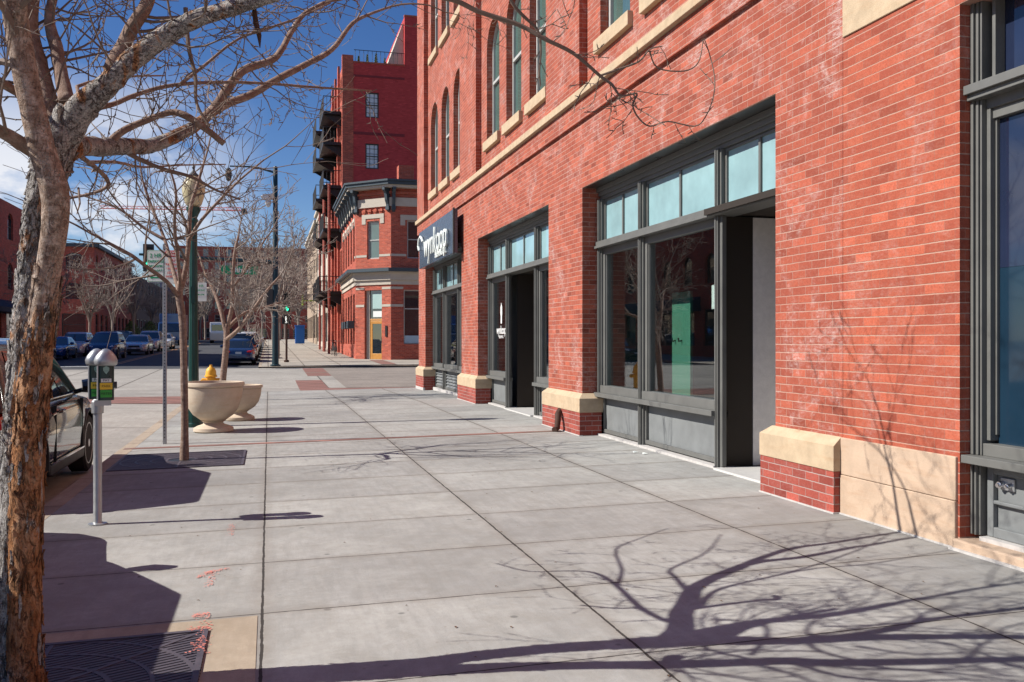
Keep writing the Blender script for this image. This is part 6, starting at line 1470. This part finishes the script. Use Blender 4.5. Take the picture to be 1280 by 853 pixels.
tc = nt.nodes.new('ShaderNodeTexCoord'); mp = nt.nodes.new('ShaderNodeMapping'); mp.inputs['Scale'].default_value = (1, 1, 1.8); nt.links.new(tc.outputs['Generated'], mp.inputs[0])
nz = nt.nodes.new('ShaderNodeTexNoise'); nz.inputs['Scale'].default_value = 7.5; nz.inputs['Detail'].default_value = 6; nz.inputs['Roughness'].default_value = .58; nt.links.new(mp.outputs[0], nz.inputs[0])
sxyz = nt.nodes.new('ShaderNodeSeparateXYZ'); nt.links.new(tc.outputs['Generated'], sxyz.inputs[0])
rp = nt.nodes.new('ShaderNodeValToRGB'); rp.color_ramp.elements[0].position = .42; rp.color_ramp.elements[1].position = .57; nt.links.new(nz.outputs[0], rp.inputs[0])
rz_ = nt.nodes.new('ShaderNodeValToRGB'); e = rz_.color_ramp.elements; e[0].position = .0; e[0].color = (.6, .6, .6, 1); e[1].position = .28; e[1].color = (0, 0, 0, 1); nn_ = e.new(.12); nn_.color = (1, 1, 1, 1); nn_ = e.new(.18); nn_.color = (.85, .85, .85, 1); nt.links.new(sxyz.outputs[2], rz_.inputs[0])
rx_ = nt.nodes.new('ShaderNodeMapRange'); rx_.inputs[1].default_value = .0; rx_.inputs[2].default_value = -.12; nt.links.new(sxyz.outputs[0], rx_.inputs[0])
m1 = nt.nodes.new('ShaderNodeMath'); m1.operation = 'MULTIPLY'; nt.links.new(rp.outputs[0], m1.inputs[0]); nt.links.new(rz_.outputs[0], m1.inputs[1])
m2 = nt.nodes.new('ShaderNodeMath'); m2.operation = 'MULTIPLY'; nt.links.new(m1.outputs[0], m2.inputs[0]); nt.links.new(rx_.outputs[0], m2.inputs[1])
mx = nt.nodes.new('ShaderNodeMix'); mx.data_type = 'RGBA'; nt.links.new(m2.outputs[0], mx.inputs[0]); nt.links.new(hs.outputs[0], mx.inputs[6]); mx.inputs[7].default_value = (8.5, 8.6, 9.0, 1)
nt.links.new(mx.outputs[2], bg.inputs[0]); bg.inputs[1].default_value = .072; nt.links.new(bg.outputs[0], out.inputs[0])
sl = bpy.data.lights.new('sun', 'SUN'); sl.energy = 5.0; sl.angle = R(.35); sl.color = (1, .95, .87); so = bpy.data.objects.new('sun', sl); C.objects.link(so)
so.rotation_euler = (-sd).to_track_quat('-Z', 'Y').to_euler(); so.location = (0, 0, 30)
cam = bpy.data.cameras.new('camera'); cam.sensor_width = 36; cam.lens = FPX / 1280 * 36; cam.clip_end = 3000; cam.clip_start = .05; cam.shift_y = (HY - 426.5) / 1280
co = bpy.data.objects.new('camera', cam); C.objects.link(co); co.location = (0, 0, HCAM); co.rotation_euler = (R(90), 0, -YAW); scene.camera = co
scene.view_settings.view_transform = 'Standard'; scene.view_settings.look = 'None'; scene.view_settings.gamma = 1; scene.view_settings.use_curve_mapping = False
scene.view_settings.exposure = .56
scene.render.engine = 'CYCLES'; scene.cycles.max_bounces = 8; scene.cycles.transparent_max_bounces = 12
